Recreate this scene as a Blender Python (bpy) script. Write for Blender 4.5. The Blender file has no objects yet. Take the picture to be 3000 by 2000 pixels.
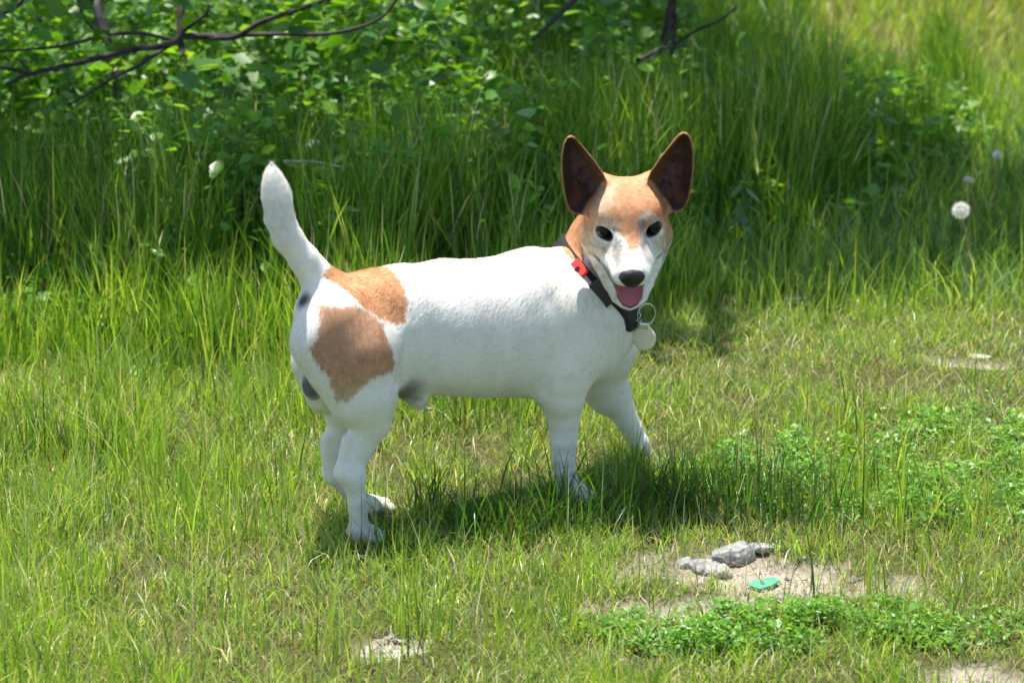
import bpy, math, random
import numpy as np
import openvdb
from mathutils import Vector, Matrix

R = math.radians
rng = np.random.default_rng(7)
C = bpy.context.scene.collection

# ------------------------------------------------------------------ camera
CAM_H, PITCH, FPX = 1.35, R(18.0), 8936.0          # eye height, tilt, focal length in photo pixels (3000 wide)
scene = bpy.context.scene
cam_data = bpy.data.cameras.new('camera')
cam = bpy.data.objects.new('camera', cam_data)
C.objects.link(cam)
cam.location = (0, 0, CAM_H)
cam.rotation_euler = (R(90) - PITCH, 0, 0)
cam_data.sensor_width = 36.0
cam_data.lens = FPX / 3000.0 * 36.0
cam_data.clip_start, cam_data.clip_end = 0.05, 400
cam_data.dof.use_dof = True
cam_data.dof.focus_distance = 3.66
cam_data.dof.aperture_fstop = 7.6
scene.camera = cam

# ------------------------------------------------------------------ light
SUN_TO = Vector((-0.11, 0.17, 0.97)).normalized()   # direction towards the sun: high, behind the dog, to the left
sun_data = bpy.data.lights.new('sun', 'SUN')
sun_data.energy = 5.0
sun_data.angle = R(0.53)
sun_data.color = (1.0, 0.955, 0.87)
sun = bpy.data.objects.new('sun', sun_data)
C.objects.link(sun)
sun.rotation_euler = (-SUN_TO).to_track_quat('-Z', 'Y').to_euler()
sun.location = (-3, 4, 9)
world = bpy.data.worlds.new('World')
scene.world = world
world.use_nodes = True
wn = world.node_tree
wn.nodes.clear()
sky = wn.nodes.new('ShaderNodeTexSky')
sky.sky_type = 'NISHITA'
sky.sun_disc = False
sky.sun_elevation = math.asin(SUN_TO.z)
sky.sun_rotation = math.atan2(SUN_TO.x, SUN_TO.y)
sky.air_density, sky.dust_density, sky.ozone_density = 1.0, 1.2, 1.0
bg = wn.nodes.new('ShaderNodeBackground')
bg.inputs['Strength'].default_value = 0.115
wo = wn.nodes.new('ShaderNodeOutputWorld')
wn.links.new(sky.outputs[0], bg.inputs[0])
wn.links.new(bg.outputs[0], wo.inputs[0])
scene.view_settings.view_transform = 'Standard'
scene.view_settings.look = 'None'
scene.view_settings.gamma = 1.0
scene.view_settings.exposure = 0.97
scene.view_settings.use_curve_mapping = False
scene.render.engine = 'CYCLES'
scene.cycles.use_denoising = True
scene.cycles.max_bounces = 8
scene.cycles.transmission_bounces = 5
scene.cycles.diffuse_bounces = 4
scene.cycles.sample_clamp_indirect = 8
scene.cycles.filter_width = 1.5

# ------------------------------------------------------------------ small helpers
cp, sp = math.cos(PITCH), math.sin(PITCH)
def ray(u, v):
    a, b = (u - 1500) / FPX, -(v - 1000) / FPX
    return np.array([a, cp + b * sp, -sp + b * cp])
def ground(u, v, z=0.0):
    d = ray(u, v); t = (z - CAM_H) / d[2]
    return np.array([0, 0, CAM_H]) + d * t
def at_y(u, v, y):
    d = ray(u, v); t = y / d[1]
    return np.array([0, 0, CAM_H]) + d * t

def tag(o, label=None, cat=None, group=None, kind=None):
    if label: o['label'] = label
    if cat: o['category'] = cat
    if group: o['group'] = group
    if kind: o['kind'] = kind
    return o

def mesh_obj(name, verts, faces, mat, parent=None, smooth=True, nper=None):
    """one mesh object from arrays; faces is a list or an (n,k) array"""
    me = bpy.data.meshes.new(name)
    v = np.asarray(verts, dtype=np.float32)
    if isinstance(faces, np.ndarray):
        n, k = faces.shape
        me.vertices.add(len(v)); me.vertices.foreach_set('co', v.ravel())
        me.loops.add(n * k); me.loops.foreach_set('vertex_index', faces.astype(np.int32).ravel())
        me.polygons.add(n); me.polygons.foreach_set('loop_start', np.arange(0, n * k, k, dtype=np.int32))
        me.update(calc_edges=True); me.validate()
    else:
        me.from_pydata([tuple(p) for p in v], [], [tuple(f) for f in faces])
    me.polygons.foreach_set('use_smooth', np.full(len(me.polygons), smooth))
    if mat: me.materials.append(mat)
    o = bpy.data.objects.new(name, me)
    C.objects.link(o)
    if parent: o.parent = parent
    return o

def add_color(me, name, cols):
    a = me.attributes.new(name, 'FLOAT_COLOR', 'POINT')
    c = np.ones((len(cols), 4), dtype=np.float32); c[:, :3] = cols
    a.data.foreach_set('color', c.ravel())

def empty(name, loc, rz=0):
    o = bpy.data.objects.new(name, None); C.objects.link(o)
    o.location = loc; o.rotation_euler = (0, 0, rz); o.empty_display_size = 0.05
    return o

class NT:
    """tiny node-tree writer"""
    def __init__(self, name):
        self.m = bpy.data.materials.new(name); self.m.use_nodes = True
        self.t = self.m.node_tree; self.t.nodes.clear()
        self.out = self.t.nodes.new('ShaderNodeOutputMaterial')
    def n(self, typ, **kw):
        nd = self.t.nodes.new(typ)
        for k, v in kw.items():
            if k.startswith('i_'):
                key = k[2:].replace('_', ' ')
                nd.inputs[int(key) if key.isdigit() else key].default_value = v
            else: setattr(nd, k, v)
        return nd
    def l(self, a, b): self.t.links.new(a, b)
    def surf(self, s): self.l(s, self.out.inputs['Surface']); return self.m

def ramp(t, stops):
    r = t.n('ShaderNodeValToRGB')
    while len(r.color_ramp.elements) < len(stops): r.color_ramp.elements.new(0.5)
    for e, (p, c) in zip(r.color_ramp.elements, stops):
        e.position = p; e.color = (*c, 1) if len(c) == 3 else c
    return r

def plain_mat(name, col, rough=0.6, spec=0.5, noise=0.0, scale=40, bump=0.0, metal=0.0, coat=0.0):
    t = NT(name)
    b = t.n('ShaderNodeBsdfPrincipled', i_Roughness=rough, i_Metallic=metal)
    b.inputs['Specular IOR Level'].default_value = spec
    b.inputs['Coat Weight'].default_value = coat
    if noise or bump:
        tc = t.n('ShaderNodeTexCoord'); nz = t.n('ShaderNodeTexNoise', i_Scale=scale, i_Detail=5.0)
        t.l(tc.outputs['Object'], nz.inputs['Vector'])
        r = ramp(t, [(0.3, [c * (1 - noise) for c in col]), (0.7, [min(1, c * (1 + noise)) for c in col])])
        t.l(nz.outputs['Fac'], r.inputs[0]); t.l(r.outputs[0], b.inputs['Base Color'])
        if bump:
            bp = t.n('ShaderNodeBump', i_Strength=bump, i_Distance=0.002)
            t.l(nz.outputs['Fac'], bp.inputs['Height']); t.l(bp.outputs[0], b.inputs['Normal'])
    else: b.inputs['Base Color'].default_value = (*col, 1)
    return t.surf(b.outputs[0])

def vnoise(p, scale, seed=0):
    """cheap smooth value noise in 3-D, 0..1"""
    q = p * scale + 31.7
    i = np.floor(q).astype(np.int64); f = q - i; f = f * f * (3 - 2 * f)
    def h(a, b, c):
        n = (a * 73856093) ^ (b * 19349663) ^ (c * 83492791) ^ (seed * 2654435 + 12345)
        n = (n ^ (n >> 13)) * 1274126177 & 0x7fffffff
        n = (n ^ (n >> 16)) & 0xffff
        return n / 65535.0
    r = 0
    for dx in (0, 1):
        for dy in (0, 1):
            for dz in (0, 1):
                w = (f[..., 0] if dx else 1 - f[..., 0]) * (f[..., 1] if dy else 1 - f[..., 1]) * (f[..., 2] if dz else 1 - f[..., 2])
                r = r + w * h(i[..., 0] + dx, i[..., 1] + dy, i[..., 2] + dz)
    return r
def fbm(p, scale, seed=0, oct=3):
    s, a, tot = 0, 1, 0
    for k in range(oct):
        s = s + a * vnoise(p, scale * 2 ** k, seed + k); tot += a; a *= 0.5
    return s / tot
def sstep(a, b, x):
    t = np.clip((x - a) / (b - a), 0, 1); return t * t * (3 - 2 * t)
def poly_sd(px, py, poly):
    """signed distance to a 2-D polygon, negative inside"""
    P = np.asarray(poly, float); n = len(P)
    d = np.full(px.shape, 1e9); s = np.zeros(px.shape, bool)
    for i in range(n):
        x0, y0 = P[i]; x1, y1 = P[(i + 1) % n]
        ex, ey = x1 - x0, y1 - y0
        wx, wy = px - x0, py - y0
        t = np.clip((wx * ex + wy * ey) / (ex * ex + ey * ey), 0, 1)
        d = np.minimum(d, (wx - ex * t) ** 2 + (wy - ey * t) ** 2)
        c = (py >= y0) != (py >= y1)
        with np.errstate(divide='ignore', invalid='ignore'):
            xi = x0 + (py - y0) * ex / (ey if ey != 0 else 1e-9)
        s ^= c & (px < xi)
    d = np.sqrt(d); return np.where(s, -d, d)
# ------------------------------------------------------------------ the dog
# dog's own frame: x towards its chest, y to its left (away from the camera), z up
HEAD = R(29)
hx, hy = math.cos(HEAD), math.sin(HEAD)
DOG0 = np.array([-0.02, 3.49, 0.0])
_near = ground(1060, 1590)
_lat = np.array([-hy, hx, 0])
# centre line runs 38 mm beyond the near paws
_c = _near + _lat * 0.040
DOG0 = _c + np.array([hx, hy, 0]) * 0.13
DOG0[2] = 0
def L(u, v, lat=0.0):
    """photo point -> dog frame, on the upright plane `lat` metres beside the spine"""
    d = ray(u, v)
    o = np.array([0, 0, CAM_H]) - DOG0
    # (o + t d) . _lat = lat
    t = (lat - o @ _lat) / (d @ _lat)
    p = o + d * t
    return np.array([p[0] * hx + p[1] * hy, lat, p[2]])
def to_dog(pw):
    p = np.asarray(pw) - DOG0
    return np.array([p[0] * hx + p[1] * hy, -p[0] * hy + p[1] * hx, p[2]])
def dirdog(d):
    return np.array([d[0] * hx + d[1] * hy, -d[0] * hy + d[1] * hx, d[2]])

VOX = 0.0017
GMIN = np.array([-0.30, -0.19, -0.02]); GMAX = np.array([0.34, 0.155, 0.57])
NG = ((GMAX - GMIN) / VOX).astype(int)
G = np.full(NG, 0.05, dtype=np.float32)
FLOWS = []                                       # (sampler, flow, length) for the coat direction
def win(lo, hi):
    a = np.clip(((lo - GMIN) / VOX).astype(int), 0, NG - 1)
    b = np.clip(((hi - GMIN) / VOX).astype(int) + 2, 1, NG)
    sl = tuple(slice(a[i], b[i]) for i in range(3))
    ax = [GMIN[i] + VOX * np.arange(a[i], b[i], dtype=np.float32) for i in range(3)]
    X, Y, Z = np.meshgrid(*ax, indexing='ij')
    return sl, np.stack([X, Y, Z], -1)
def smin(a, b, k):
    if k <= 0: return np.minimum(a, b)
    h = np.maximum(k - np.abs(a - b), 0) / k
    return np.minimum(a, b) - h * h * k * 0.25
def smax(a, b, k): return -smin(-a, -b, k)
def put(f, lo, hi, k, sub=False):
    sl, P = win(np.asarray(lo) - 0.035, np.asarray(hi) + 0.035)
    d = f(P).astype(np.float32)
    G[sl] = smax(G[sl], -d, k) if sub else smin(G[sl], d, k)

def cone_sd(P, a, b, ra, rb, s=1.0):
    a = np.array(a, float); b = np.array(b, float)
    yc = (a[1] + b[1]) / 2
    A = a.copy(); B = b.copy(); A[1] = (a[1] - yc) / s; B[1] = (b[1] - yc) / s
    q = P.copy(); q[..., 1] = (P[..., 1] - yc) / s
    ba = B - A; l2 = ba @ ba
    t = np.clip(((q - A) @ ba) / l2, 0, 1)
    d = np.linalg.norm(q - A - t[..., None] * ba, axis=-1) - (ra + (rb - ra) * t)
    return d * min(1.0, s ** 0.5)
def limb(pts, k=0.012, s=1.0, flow=None, flen=0.009, sub=False, ck=.003):
    """chain of tapered capsules; pts = [(xyz, r), ...]"""
    segs = []
    for (a, ra), (b, rb) in zip(pts[:-1], pts[1:]):
        f = lambda P, a=a, b=b, ra=ra, rb=rb: cone_sd(P, a, b, ra, rb, s)
        segs.append(f)
        fl = flow if flow is not None else (b - a) / max(1e-6, np.linalg.norm(b - a))
        if not sub: FLOWS.append((f, np.array(fl, float), flen))
    def chain(P):
        d = segs[0](P)
        for f in segs[1:]: d = smin(d, f(P), ck)
        return d
    pp = np.array([p for p, _ in pts]); r = max(q for _, q in pts) * max(1, s)
    put(chain, pp.min(0) - r, pp.max(0) + r, k, sub)
def ell_sd(P, c, rad, M):
    q = (P - c) @ M            # columns of M are the axes
    kk = np.linalg.norm(q / rad, axis=-1); k2 = np.linalg.norm(q / (np.array(rad) ** 2), axis=-1)
    return kk * (kk - 1) / np.maximum(k2, 1e-6)
def ellipsoid(c, rad, M=np.eye(3), k=0.012, flow=(-1, 0, 0), flen=0.009, sub=False):
    f = lambda P: ell_sd(P, c, rad, M)
    r = max(rad)
    put(f, c - r, c + r, k, sub)
    if not sub: FLOWS.append((f, np.array(flow, float), flen))

# ---- trunk
back = np.array([-1, 0, -0.25])
limb([(L(1005, 952), .050), (L(1090, 948), .0655), (L(1180, 944), .0715), (L(1300, 958), .0815), (L(1430, 960), .0855), (L(1560, 950), .0900), (L(1645, 945), .080), (L(1700, 968), .055)], .03, .80, back)
limb([(L(1560, 858), .050), (L(1622, 858), .046)], .02, .75, back)                       # withers
limb([(L(1725, 1000), .046), (L(1775, 972), .034)], .03, 1.0, (0, 0, -1), .010)          # breast
# ---- neck
NK0, NK1 = L(1668, 862, .004), L(1772, 712, .002)
limb([(NK0, .056), (L(1728, 785, .008), .044), (NK1, .043)], .02, .95, (-.45, 0, -.9), .006)
limb([(L(1760, 915, .004), .030), (L(1800, 800, .0), .034)], .016, 1.0, (-.3, 0, -1), .006)
# ---- near hind leg
NL = -.042
limb([(L(985, 955, -.028), .046), (L(1046, 1040, -.038), .050), (L(1075, 1160, NL), .034)], .03, .8, (.1, 0, -1), .009)
limb([(L(917, 1018, -.03), .024), (L(965, 1085, -.035), .023), (L(1015, 1180, NL), .017)], .025, .9, (0, 0, -1), .011)
limb([(L(1075, 1160, NL), .034), (L(1086, 1235, NL), .0245), (L(1058, 1312, NL), .0155), (L(1030, 1385, NL), .0112)], .015, .85, (0, 0, -1), .006)
limb([(L(1015, 1290, NL), .006), (L(1000, 1382, NL), .0075)], .012, 1, (0, 0, -1), .006)  # tendon to the hock
limb([(L(1010, 1385, NL), .0105), (L(1036, 1400, NL), .0135)], .010, 1, (0, 0, -1), .005)
limb([(L(1032, 1390, NL), .0118), (L(1046, 1470, NL), .0108), (L(1053, 1545, NL), .0115)], .010, 1, (0, 0, -1), .005)
def paw(c, fwd, k=1.0):
    c = np.array(c); fwd = np.array(fwd, float); fwd /= np.linalg.norm(fwd); side = np.array([-fwd[1], fwd[0], 0.0])
    limb([(c - fwd * .006, .0135 * k), (c + fwd * .008 + np.array([0, 0, -.002]), .0125 * k)], .008, 1.1, fwd, .005)
    for j, o in enumerate((-.0125, -.0045, .0045, .0125)):
        l = .020 if j in (1, 2) else .0155
        p = c + fwd * l * k + side * o * k + np.array([0, 0, -.004])
        limb([(c + side * o * .6 * k, .007 * k), (p, .0066 * k)], .004, 1, fwd, .004)
nh = L(1062, 1575, NL); nh[2] = .013
paw(nh, (1, -.25, 0))
limb([(L(1040, 1290, -.0555), .0028), (L(1028, 1325, -.0545), .0032), (L(1016, 1360, -.053), .0022)], .006, 1, (0, 0, -1), .005, sub=True)
limb([(L(1212, 1000, -.064), .003), (L(1195, 1060, -.060), .005), (L(1160, 1120, -.05), .006)], .018, 1, (0, 0, -1), .005, sub=True)
# ---- far hind leg
FL = .040
limb([(L(985, 955, .028), .046), (L(1000, 1060, .036), .045), (L(1030, 1150, FL), .032)], .03, .8, (.1, 0, -1), .009)
limb([(L(925, 1060, .028), .028), (L(950, 1150, .034), .022)], .025, .9, (0, 0, -1), .011)
limb([(L(1030, 1150, FL), .032), (L(1005, 1220, FL), .020), (L(985, 1310, FL), .0130), (L(982, 1385, FL), .0105)], .015, .85, (0, 0, -1), .006)
limb([(L(956, 1290, FL), .007), (L(967, 1385, FL), .0075)], .012, 1, (0, 0, -1), .006)
limb([(L(982, 1392, FL), .0115), (L(1035, 1445, FL), .0110), (L(1080, 1480, FL), .0115)], .010, 1, (.6, 0, -1), .005)
fh = L(1108, 1495, FL); fh[2] = max(.011, fh[2])
paw(fh, (1, -.05, -.15), .80)
# ---- near fore leg
NF = -.048
limb([(L(1590, 870, -.036), .032), (L(1645, 925, -.042), .042), (L(1700, 985, -.046), .042)], .025, .7, (-.2, 0, -1), .009)
limb([(L(1705, 965, -.038), .046), (L(1655, 1085, NF), .036), (L(1640, 1150, NF), .026)], .022, .8, (-.3, 0, -1), .009)
limb([(L(1600, 1148, NF), .010), (L(1640, 1165, NF), .020)], .014, .9, (-.5, 0, -.6), .007)   # point of the elbow
limb([(L(1650, 1130, NF), .0285), (L(1652, 1170, NF), .0245), (L(1652, 1230, NF), .0200), (L(1651, 1290, NF), .0172), (L(1651, 1340, NF), .0148), (L(1654, 1380, NF), .0138), (L(1664, 1415, NF), .0116)], .012, .85, (0, 0, -1), .006)
nf = L(1680, 1446, NF); nf[2] = max(.015, nf[2])
limb([(L(1662, 1415, NF), .0116), (nf, .0120)], .010, 1, (0, 0, -1), .005)
paw(nf, (1, -.35, -.1))
limb([(L(1545, 1050, -.079), .004), (L(1562, 1110, -.079), .007), (L(1584, 1165, -.074), .009)], .012, 1, (0, 0, -1), .005, sub=True)
# ---- far fore leg, stepping out
FF = .046
limb([(L(1712, 960, .034), .044), (L(1765, 1010, .040), .042)], .03, .7, (-.2, 0, -1), .009)
limb([(L(1765, 1010, .040), .042), (L(1760, 1110, FF), .033), (L(1785, 1150, FF), .026)], .020, .85, (-.1, 0, -1), .009)
limb([(L(1785, 1150, FF), .0265), (L(1818, 1196, FF), .0178), (L(1852, 1258, FF), .0136), (L(1873, 1300, FF), .0118)], .012, .85, (.4, 0, -1), .006)
limb([(L(1873, 1300, FF), .0118), (L(1882, 1325, FF), .0100)], .008, 1, (.3, 0, -1), .005)
ff = L(1897, 1342, FF)
paw(ff, (.8, -.15, -.55), .92)
# ---- tail
T = lambda u, v: L(u, v, 0.0)
limb([(T(1012, 906), .0220), (T(950, 838), .0225), (T(890, 760), .0185), (T(840, 695), .0155)], .022, .9, None, .008)
limb([(T(840, 695), .0155), (T(819, 640), .0160), (T(812, 590), .0158), (T(807, 562), .0145), (T(802, 538), .0112), (T(799, 518), .0078), (T(797, 502), .0042), (T(796, 487), .0010)], .012, .9, None, .012, ck=.009)
# ---- underside
limb([(L(1165, 1090, -.012), .020), (L(1225, 1172, -.012), .0105)], .016, .9, (.7, 0, -.6), .016)
limb([(L(1150, 1050, -.03), .018), (L(1200, 1085, -.02), .012)], .03, .6, (.5, 0, -.8), .012)
ellipsoid(L(918, 1128, -.002), np.array([.013, .013, .017]), k=.010, flow=(0, 0, -1), flen=.008)
limb([(L(905, 905, -.004), .012), (L(912, 960, -.002), .012)], .018, 1, (0, 0, -1), .008)

# ---- head, in centimetres: f forward along the muzzle, u up, r to the viewer's right
HC = L(1838, 650, -0.072)
hw = DOG0 + np.array([HC[0] * hx - HC[1] * hy, HC[0] * hy + HC[1] * hx, HC[2]])
yaw = math.atan2(-hw[1], -hw[0]) + R(4.0)
HP, ROLL = R(20), R(1.6)
Fw = np.array([math.cos(yaw) * math.cos(HP), math.sin(yaw) * math.cos(HP), -math.sin(HP)])
Uw = np.array([math.cos(yaw) * math.sin(HP), math.sin(yaw) * math.sin(HP), math.cos(HP)])
Rw = np.cross(Uw, Fw)
Rw = -Rw if Rw[0] < 0 else Rw
Ru = Rw * math.cos(ROLL) + Uw * math.sin(ROLL)
Uu = -Rw * math.sin(ROLL) + Uw * math.cos(ROLL)
Fd, Ud, Rd = dirdog(Fw), dirdog(Uu), dirdog(Ru)
HM = np.stack([Fd, Ud, Rd], 1)
def H(f, u, r): return HC + HM @ (np.array([f, u, r]) * .01)
def hcoord(P): return ((P - HC) @ HM) * 100.0
def hball(f, u, r, a, b, c, k=.012, flow=(-1, .4, 0), flen=.005, sub=False):
    ellipsoid(H(f, u, r), np.array([a, b, c]) * .01, HM, k, HM @ np.array(flow, float), flen, sub)
def hlimb(pts, k, flow=(-1, .3, 0), flen=.0045, sub=False):
    P = [(H(*p[:3]), p[3] * .01) for p in pts]
    limb(P, k, 1.0, HM @ np.array(flow, float), flen, sub)
limb([(NK1, .040), (HC + np.array([0, .02, .0]), .036)], .02, 1.0, (-.3, 0, -1), .006)
hball(-1.4, .5, 0, 4.6, 3.7, 4.3, .02)                       # skull
for s in (-1, 1):
    hball(-.8, 2.3, 1.7 * s, 3.0, 1.9, 2.0, .02)                  # broad flat crown
    hball(-.9, -1.9, 2.75 * s, 3.4, 3.0, 2.35, .018, (-1, -.2, s * .5), .007)   # cheeks
    hball(.7, -.5, 3.15 * s, 2.4, 1.5, 1.3, .010, (-1, 0, s * .4))     # cheekbone
    hball(1.0, 2.1, 2.4 * s, 1.3, .8, 1.3, .018)                  # brow
    hball(-3.8, 2.4, 3.6 * s, 1.6, 2.2, 1.9, .015)                # root of the ear
hball(.9, 1.1, 0, 2.3, 2.2, 2.3, .02)                        # forehead
hlimb([(1.6, -.6, 0, 2.7), (4.2, -1.0, 0, 2.1), (8.0, -1.35, 0, 1.55)], .022)
for s in (-1, 1):
    hlimb([(2.2, -2.0, 1.9 * s, 1.8), (5.2, -2.15, 1.35 * s, 1.5), (7.5, -2.3, 1.05 * s, 1.25)], .010, (-1, -.3, s * .3))   # lips
    hlimb([(1.2, -2.7, 2.4 * s, 1.7), (-.8, -2.9, 3.0 * s, 1.8)], .012, (-1, -.3, s * .5), .006)
hball(8.6, -1.15, 0, .85, .8, 1.25, .006)                      # under the nose
# lower jaw, open
hlimb([(-1.2, -3.2, 0, 3.0), (1.4, -5.0, 0, 2.2)], .012, (-1, -.4, 0), .006)
for s in (-1, 1):
    hlimb([(-.2, -3.6, 2.3 * s, 1.6), (2.6, -5.5, 1.75 * s, 1.05), (5.0, -7.35, 1.25 * s, .60)], .006, (-1, -.4, 0))
hlimb([(1.6, -6.0, 0, 1.6), (5.2, -8.1, 0, .85)], .006, (-1, -.5, 0))
hlimb([(5.0, -7.4, -1.3, .58), (5.65, -7.85, -.7, .58), (5.85, -8.0, 0, .58), (5.65, -7.85, .7, .58), (5.0, -7.4, 1.3, .58)], .004, (-1, -.5, 0))
for s in (-1, 1):                                             # jowls drawn back in a grin
    hlimb([(-1.0, -2.9, 3.95 * s, 1.55), (1.3, -4.9, 2.95 * s, 1.3), (3.5, -6.4, 2.15 * s, .92), (5.0, -7.5, 1.45 * s, .62)], .008, (-1, -.2, s * .4), .006)
# mouth cavity
hlimb([(1.8, -3.7, 0, 1.2), (4.6, -5.15, 0, 1.7), (8.0, -6.7, 0, 2.0)], .004, sub=True)
# folds at the corner of the mouth
for s in (-1, 1):
    hlimb([(1.8, -3.25, 4.25 * s, .22), (3.9, -3.95, 3.2 * s, .32), (6.5, -4.2, 2.2 * s, .42)], .003, sub=True)
# eye sockets
EYES = [(3.05, .70, -2.85), (3.0, .95, 2.95)]
EM = []
for e in EYES:
    sg = 1 if e[2] > 0 else -1
    ca, sa = math.cos(R(6)), math.sin(R(6)) * sg
    M = np.array([[1, 0, 0], [0, ca, sa], [0, -sa, ca]])       # tilt: outer corner higher
    EM.append(M)
    ellipsoid(H(e[0] + .2, e[1], e[2]), np.array([.85, .60, 1.04]) * .01, HM @ M, .004, sub=True)
# ears: cupped leaves of skin
EAR = [(2.2, 4.3), (2.9, 6.2), (4.0, 8.2), (5.3, 10.3), (6.1, 11.5), (6.6, 11.9), (7.1, 11.8), (7.5, 11.1), (7.8, 9.4), (7.8, 7.2), (7.6, 5.0), (7.3, 3.1), (6.9, 2.0), (6.2, 1.4), (5.0, 1.2), (3.2, 2.0)]
for s in (-1, 1):
    def ear(P, s=s):
        q = hcoord(P); r, u, f = q[..., 2] * s, q[..., 1], q[..., 0]
        d2 = poly_sd(r, u, EAR)
        ins = np.clip(-d2 / 1.7, 0, 1)
        cup = 1.5 * (1 - (1 - ins) ** 2)
        f0 = -1.2 - .10 * (u - 4) + .28 * (r - 5)
        r = r + .15 - .22 * np.clip((u - 2) / 4, 0, 1) * (r < 6)
        th = .17 + .12 * np.clip((5 - u) / 4, 0, 1)
        e = np.abs(f - (f0 - cup + .5)) - th
        e = e * .72
        return np.where(d2 > 0, np.sqrt(np.maximum(e, 0) ** 2 + d2 ** 2), np.maximum(e, np.minimum(0, d2 + .12))) * .01 - .0006
    c = H(-1.5, 6.3, 5.2 * s)
    put(ear, c - .075, c + .075, .010)
    FLOWS.append((ear, HM @ np.array([0, 1, .3 * s], float), .0050))

g = openvdb.FloatGrid(0.05)
g.copyFromArray(np.ascontiguousarray(G))
pts, tris, quads = g.convertToPolygons(isovalue=0.0, adaptivity=0.0)
DV = np.asarray(pts, dtype=np.float64) * VOX + GMIN
DQ = np.asarray(quads, dtype=np.int64)
# drop loose bits: keep the piece that holds most faces
def components(nv, F):
    lab = np.arange(nv)
    while True:
        m = lab[F].min(1)
        new = lab.copy()
        for k in range(F.shape[1]): np.minimum.at(new, F[:, k], m)
        new = new[new]
        if (new == lab).all(): return lab
        lab = new
lab = components(len(DV), DQ)
main = np.bincount(lab[DQ[:, 0]]).argmax()
keepf = lab[DQ[:, 0]] == main
DQ = DQ[keepf]
used = np.unique(DQ); mp = np.full(len(DV), -1); mp[used] = np.arange(len(used)); DV = DV[used]; DQ = mp[DQ]
# light smoothing
E = np.concatenate([DQ[:, [0, 1]], DQ[:, [1, 2]], DQ[:, [2, 3]], DQ[:, [3, 0]]]); E = np.concatenate([E, E[:, ::-1]])
cnt = np.bincount(E[:, 0], minlength=len(DV))[:, None]
for it in range(3):
    av = np.stack([np.bincount(E[:, 0], weights=DV[E[:, 1], k], minlength=len(DV)) for k in range(3)], 1) / cnt
    DV = DV + (.5 if it % 2 == 0 else -.3) * (av - DV) if it < 2 else DV + .3 * (av - DV)
fn = np.cross(DV[DQ[:, 2]] - DV[DQ[:, 0]], DV[DQ[:, 3]] - DV[DQ[:, 1]])
vol = (DV[DQ[:, 0]] * fn).sum()
if vol < 0: DQ = DQ[:, ::-1]; fn = -fn
NV = np.zeros_like(DV)
for k in range(4):
    for a in range(3): NV[:, a] += np.bincount(DQ[:, k], weights=fn[:, a], minlength=len(DV))
NV /= np.linalg.norm(NV, axis=1, keepdims=True) + 1e-12

# soft muscle relief
rel_ = (fbm(DV, 22, 201, 1) - .5) * .0036 + (fbm(DV * np.array([2.2, 1, .8]), 40, 203, 1) - .5) * .0012
hq0 = np.linalg.norm((DV - HC), axis=1)
rel_ *= sstep(.09, .13, hq0) * sstep(.12, .17, DV[:, 2])
DV = DV + NV * rel_[:, None]
# ---- coat direction and length at every vertex
Wt = np.zeros(len(DV)); FL_ = np.zeros_like(DV); LEN = np.zeros(len(DV))
for f, fl, ln in FLOWS:
    d = np.abs(f(DV)); w = np.exp(-np.clip(d, 0, .1) / .004) + 1e-9
    nf_ = fl / np.linalg.norm(fl)
    Wt += w; FL_ += w[:, None] * nf_; LEN += w * ln
FL_ /= Wt[:, None]; LEN /= Wt

# ---- coat colours (linear)
WHITE = np.array([.81, .785, .725]); TAN = np.array([.52, .255, .125]); TAND = np.array([.30, .125, .05])
CREAM = np.array([.66, .56, .41]); GREY = np.array([.20, .19, .18]); BLACK = np.array([.020, .018, .018])
def Lxz(pts_, lat): return [(lambda q: (q[0], q[2]))(L(u, v, lat)) for u, v in pts_]
def mixc(c, col, w): return c * (1 - w[:, None]) + np.asarray(col) * w[:, None]
q = hcoord(DV)                               # head coordinates, cm
hd = np.linalg.norm(q - np.array([1.5, 0, 0]), axis=1)
s_, t_ = q[:, 2], q[:, 1] * .82 - q[:, 0] * .57      # face seen square on
s0_, t0_ = s_ + (fbm(DV, 90, 5) - .5) * .25, t_
s_ = s_ + (fbm(DV, 130, 5) - .5) * .7 + (fbm(DV, 520, 6, 1) - .5) * .45; t_ = t_ + (fbm(DV, 130, 9) - .5) * .7 + (fbm(DV, 520, 8, 1) - .5) * .45
nz1 = fbm(DV, 70, 1) - .5; nz2 = fbm(DV, 420, 2) - .5
def hp(pts_): return [((u - 1838) / 24.0, (650 - v) / 24.0) for u, v in pts_]
def reg(poly, soft): return sstep(soft, -soft, poly_sd(s_, t_, hp(poly)))
COL = np.tile(WHITE, (len(DV), 1))
COL = mixc(COL, np.array([.62, .55, .43]), sstep(.20, .12, DV[:, 2]) * .12)
# trunk patches, on the right flank and over the croup
PA = Lxz([(972, 832), (1040, 788), (1110, 764), (1160, 766), (1190, 786), (1204, 840), (1200, 890), (1186, 946), (1160, 950), (1110, 930), (1062, 896), (1030, 866), (1000, 842)], -.052)
PB = Lxz([(962, 905), (990, 902), (1040, 898), (1080, 912), (1115, 945), (1130, 1000), (1146, 1055), (1140, 1080), (1100, 1088), (1065, 1100), (1040, 1134), (1012, 1172), (990, 1178), (978, 1140), (960, 1100), (930, 1060), (915, 1030), (925, 1010), (943, 960), (950, 915)], -.06)
jx = DV[:, 0] + (fbm(DV, 150, 3) - .5) * .006 + (fbm(DV, 500, 6, 1) - .5) * .005; jz = DV[:, 2] + (fbm(DV, 150, 4) - .5) * .006 + (fbm(DV, 500, 8, 1) - .5) * .005
near = (DV[:, 1] < .012)
notail = sstep(.004, -.001, np.minimum.reduce([cone_sd(DV, T(1010, 872), T(950, 838), .026, .0255), cone_sd(DV, T(950, 838), T(890, 760), .0255, .019)]) * -1 + .003)
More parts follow.
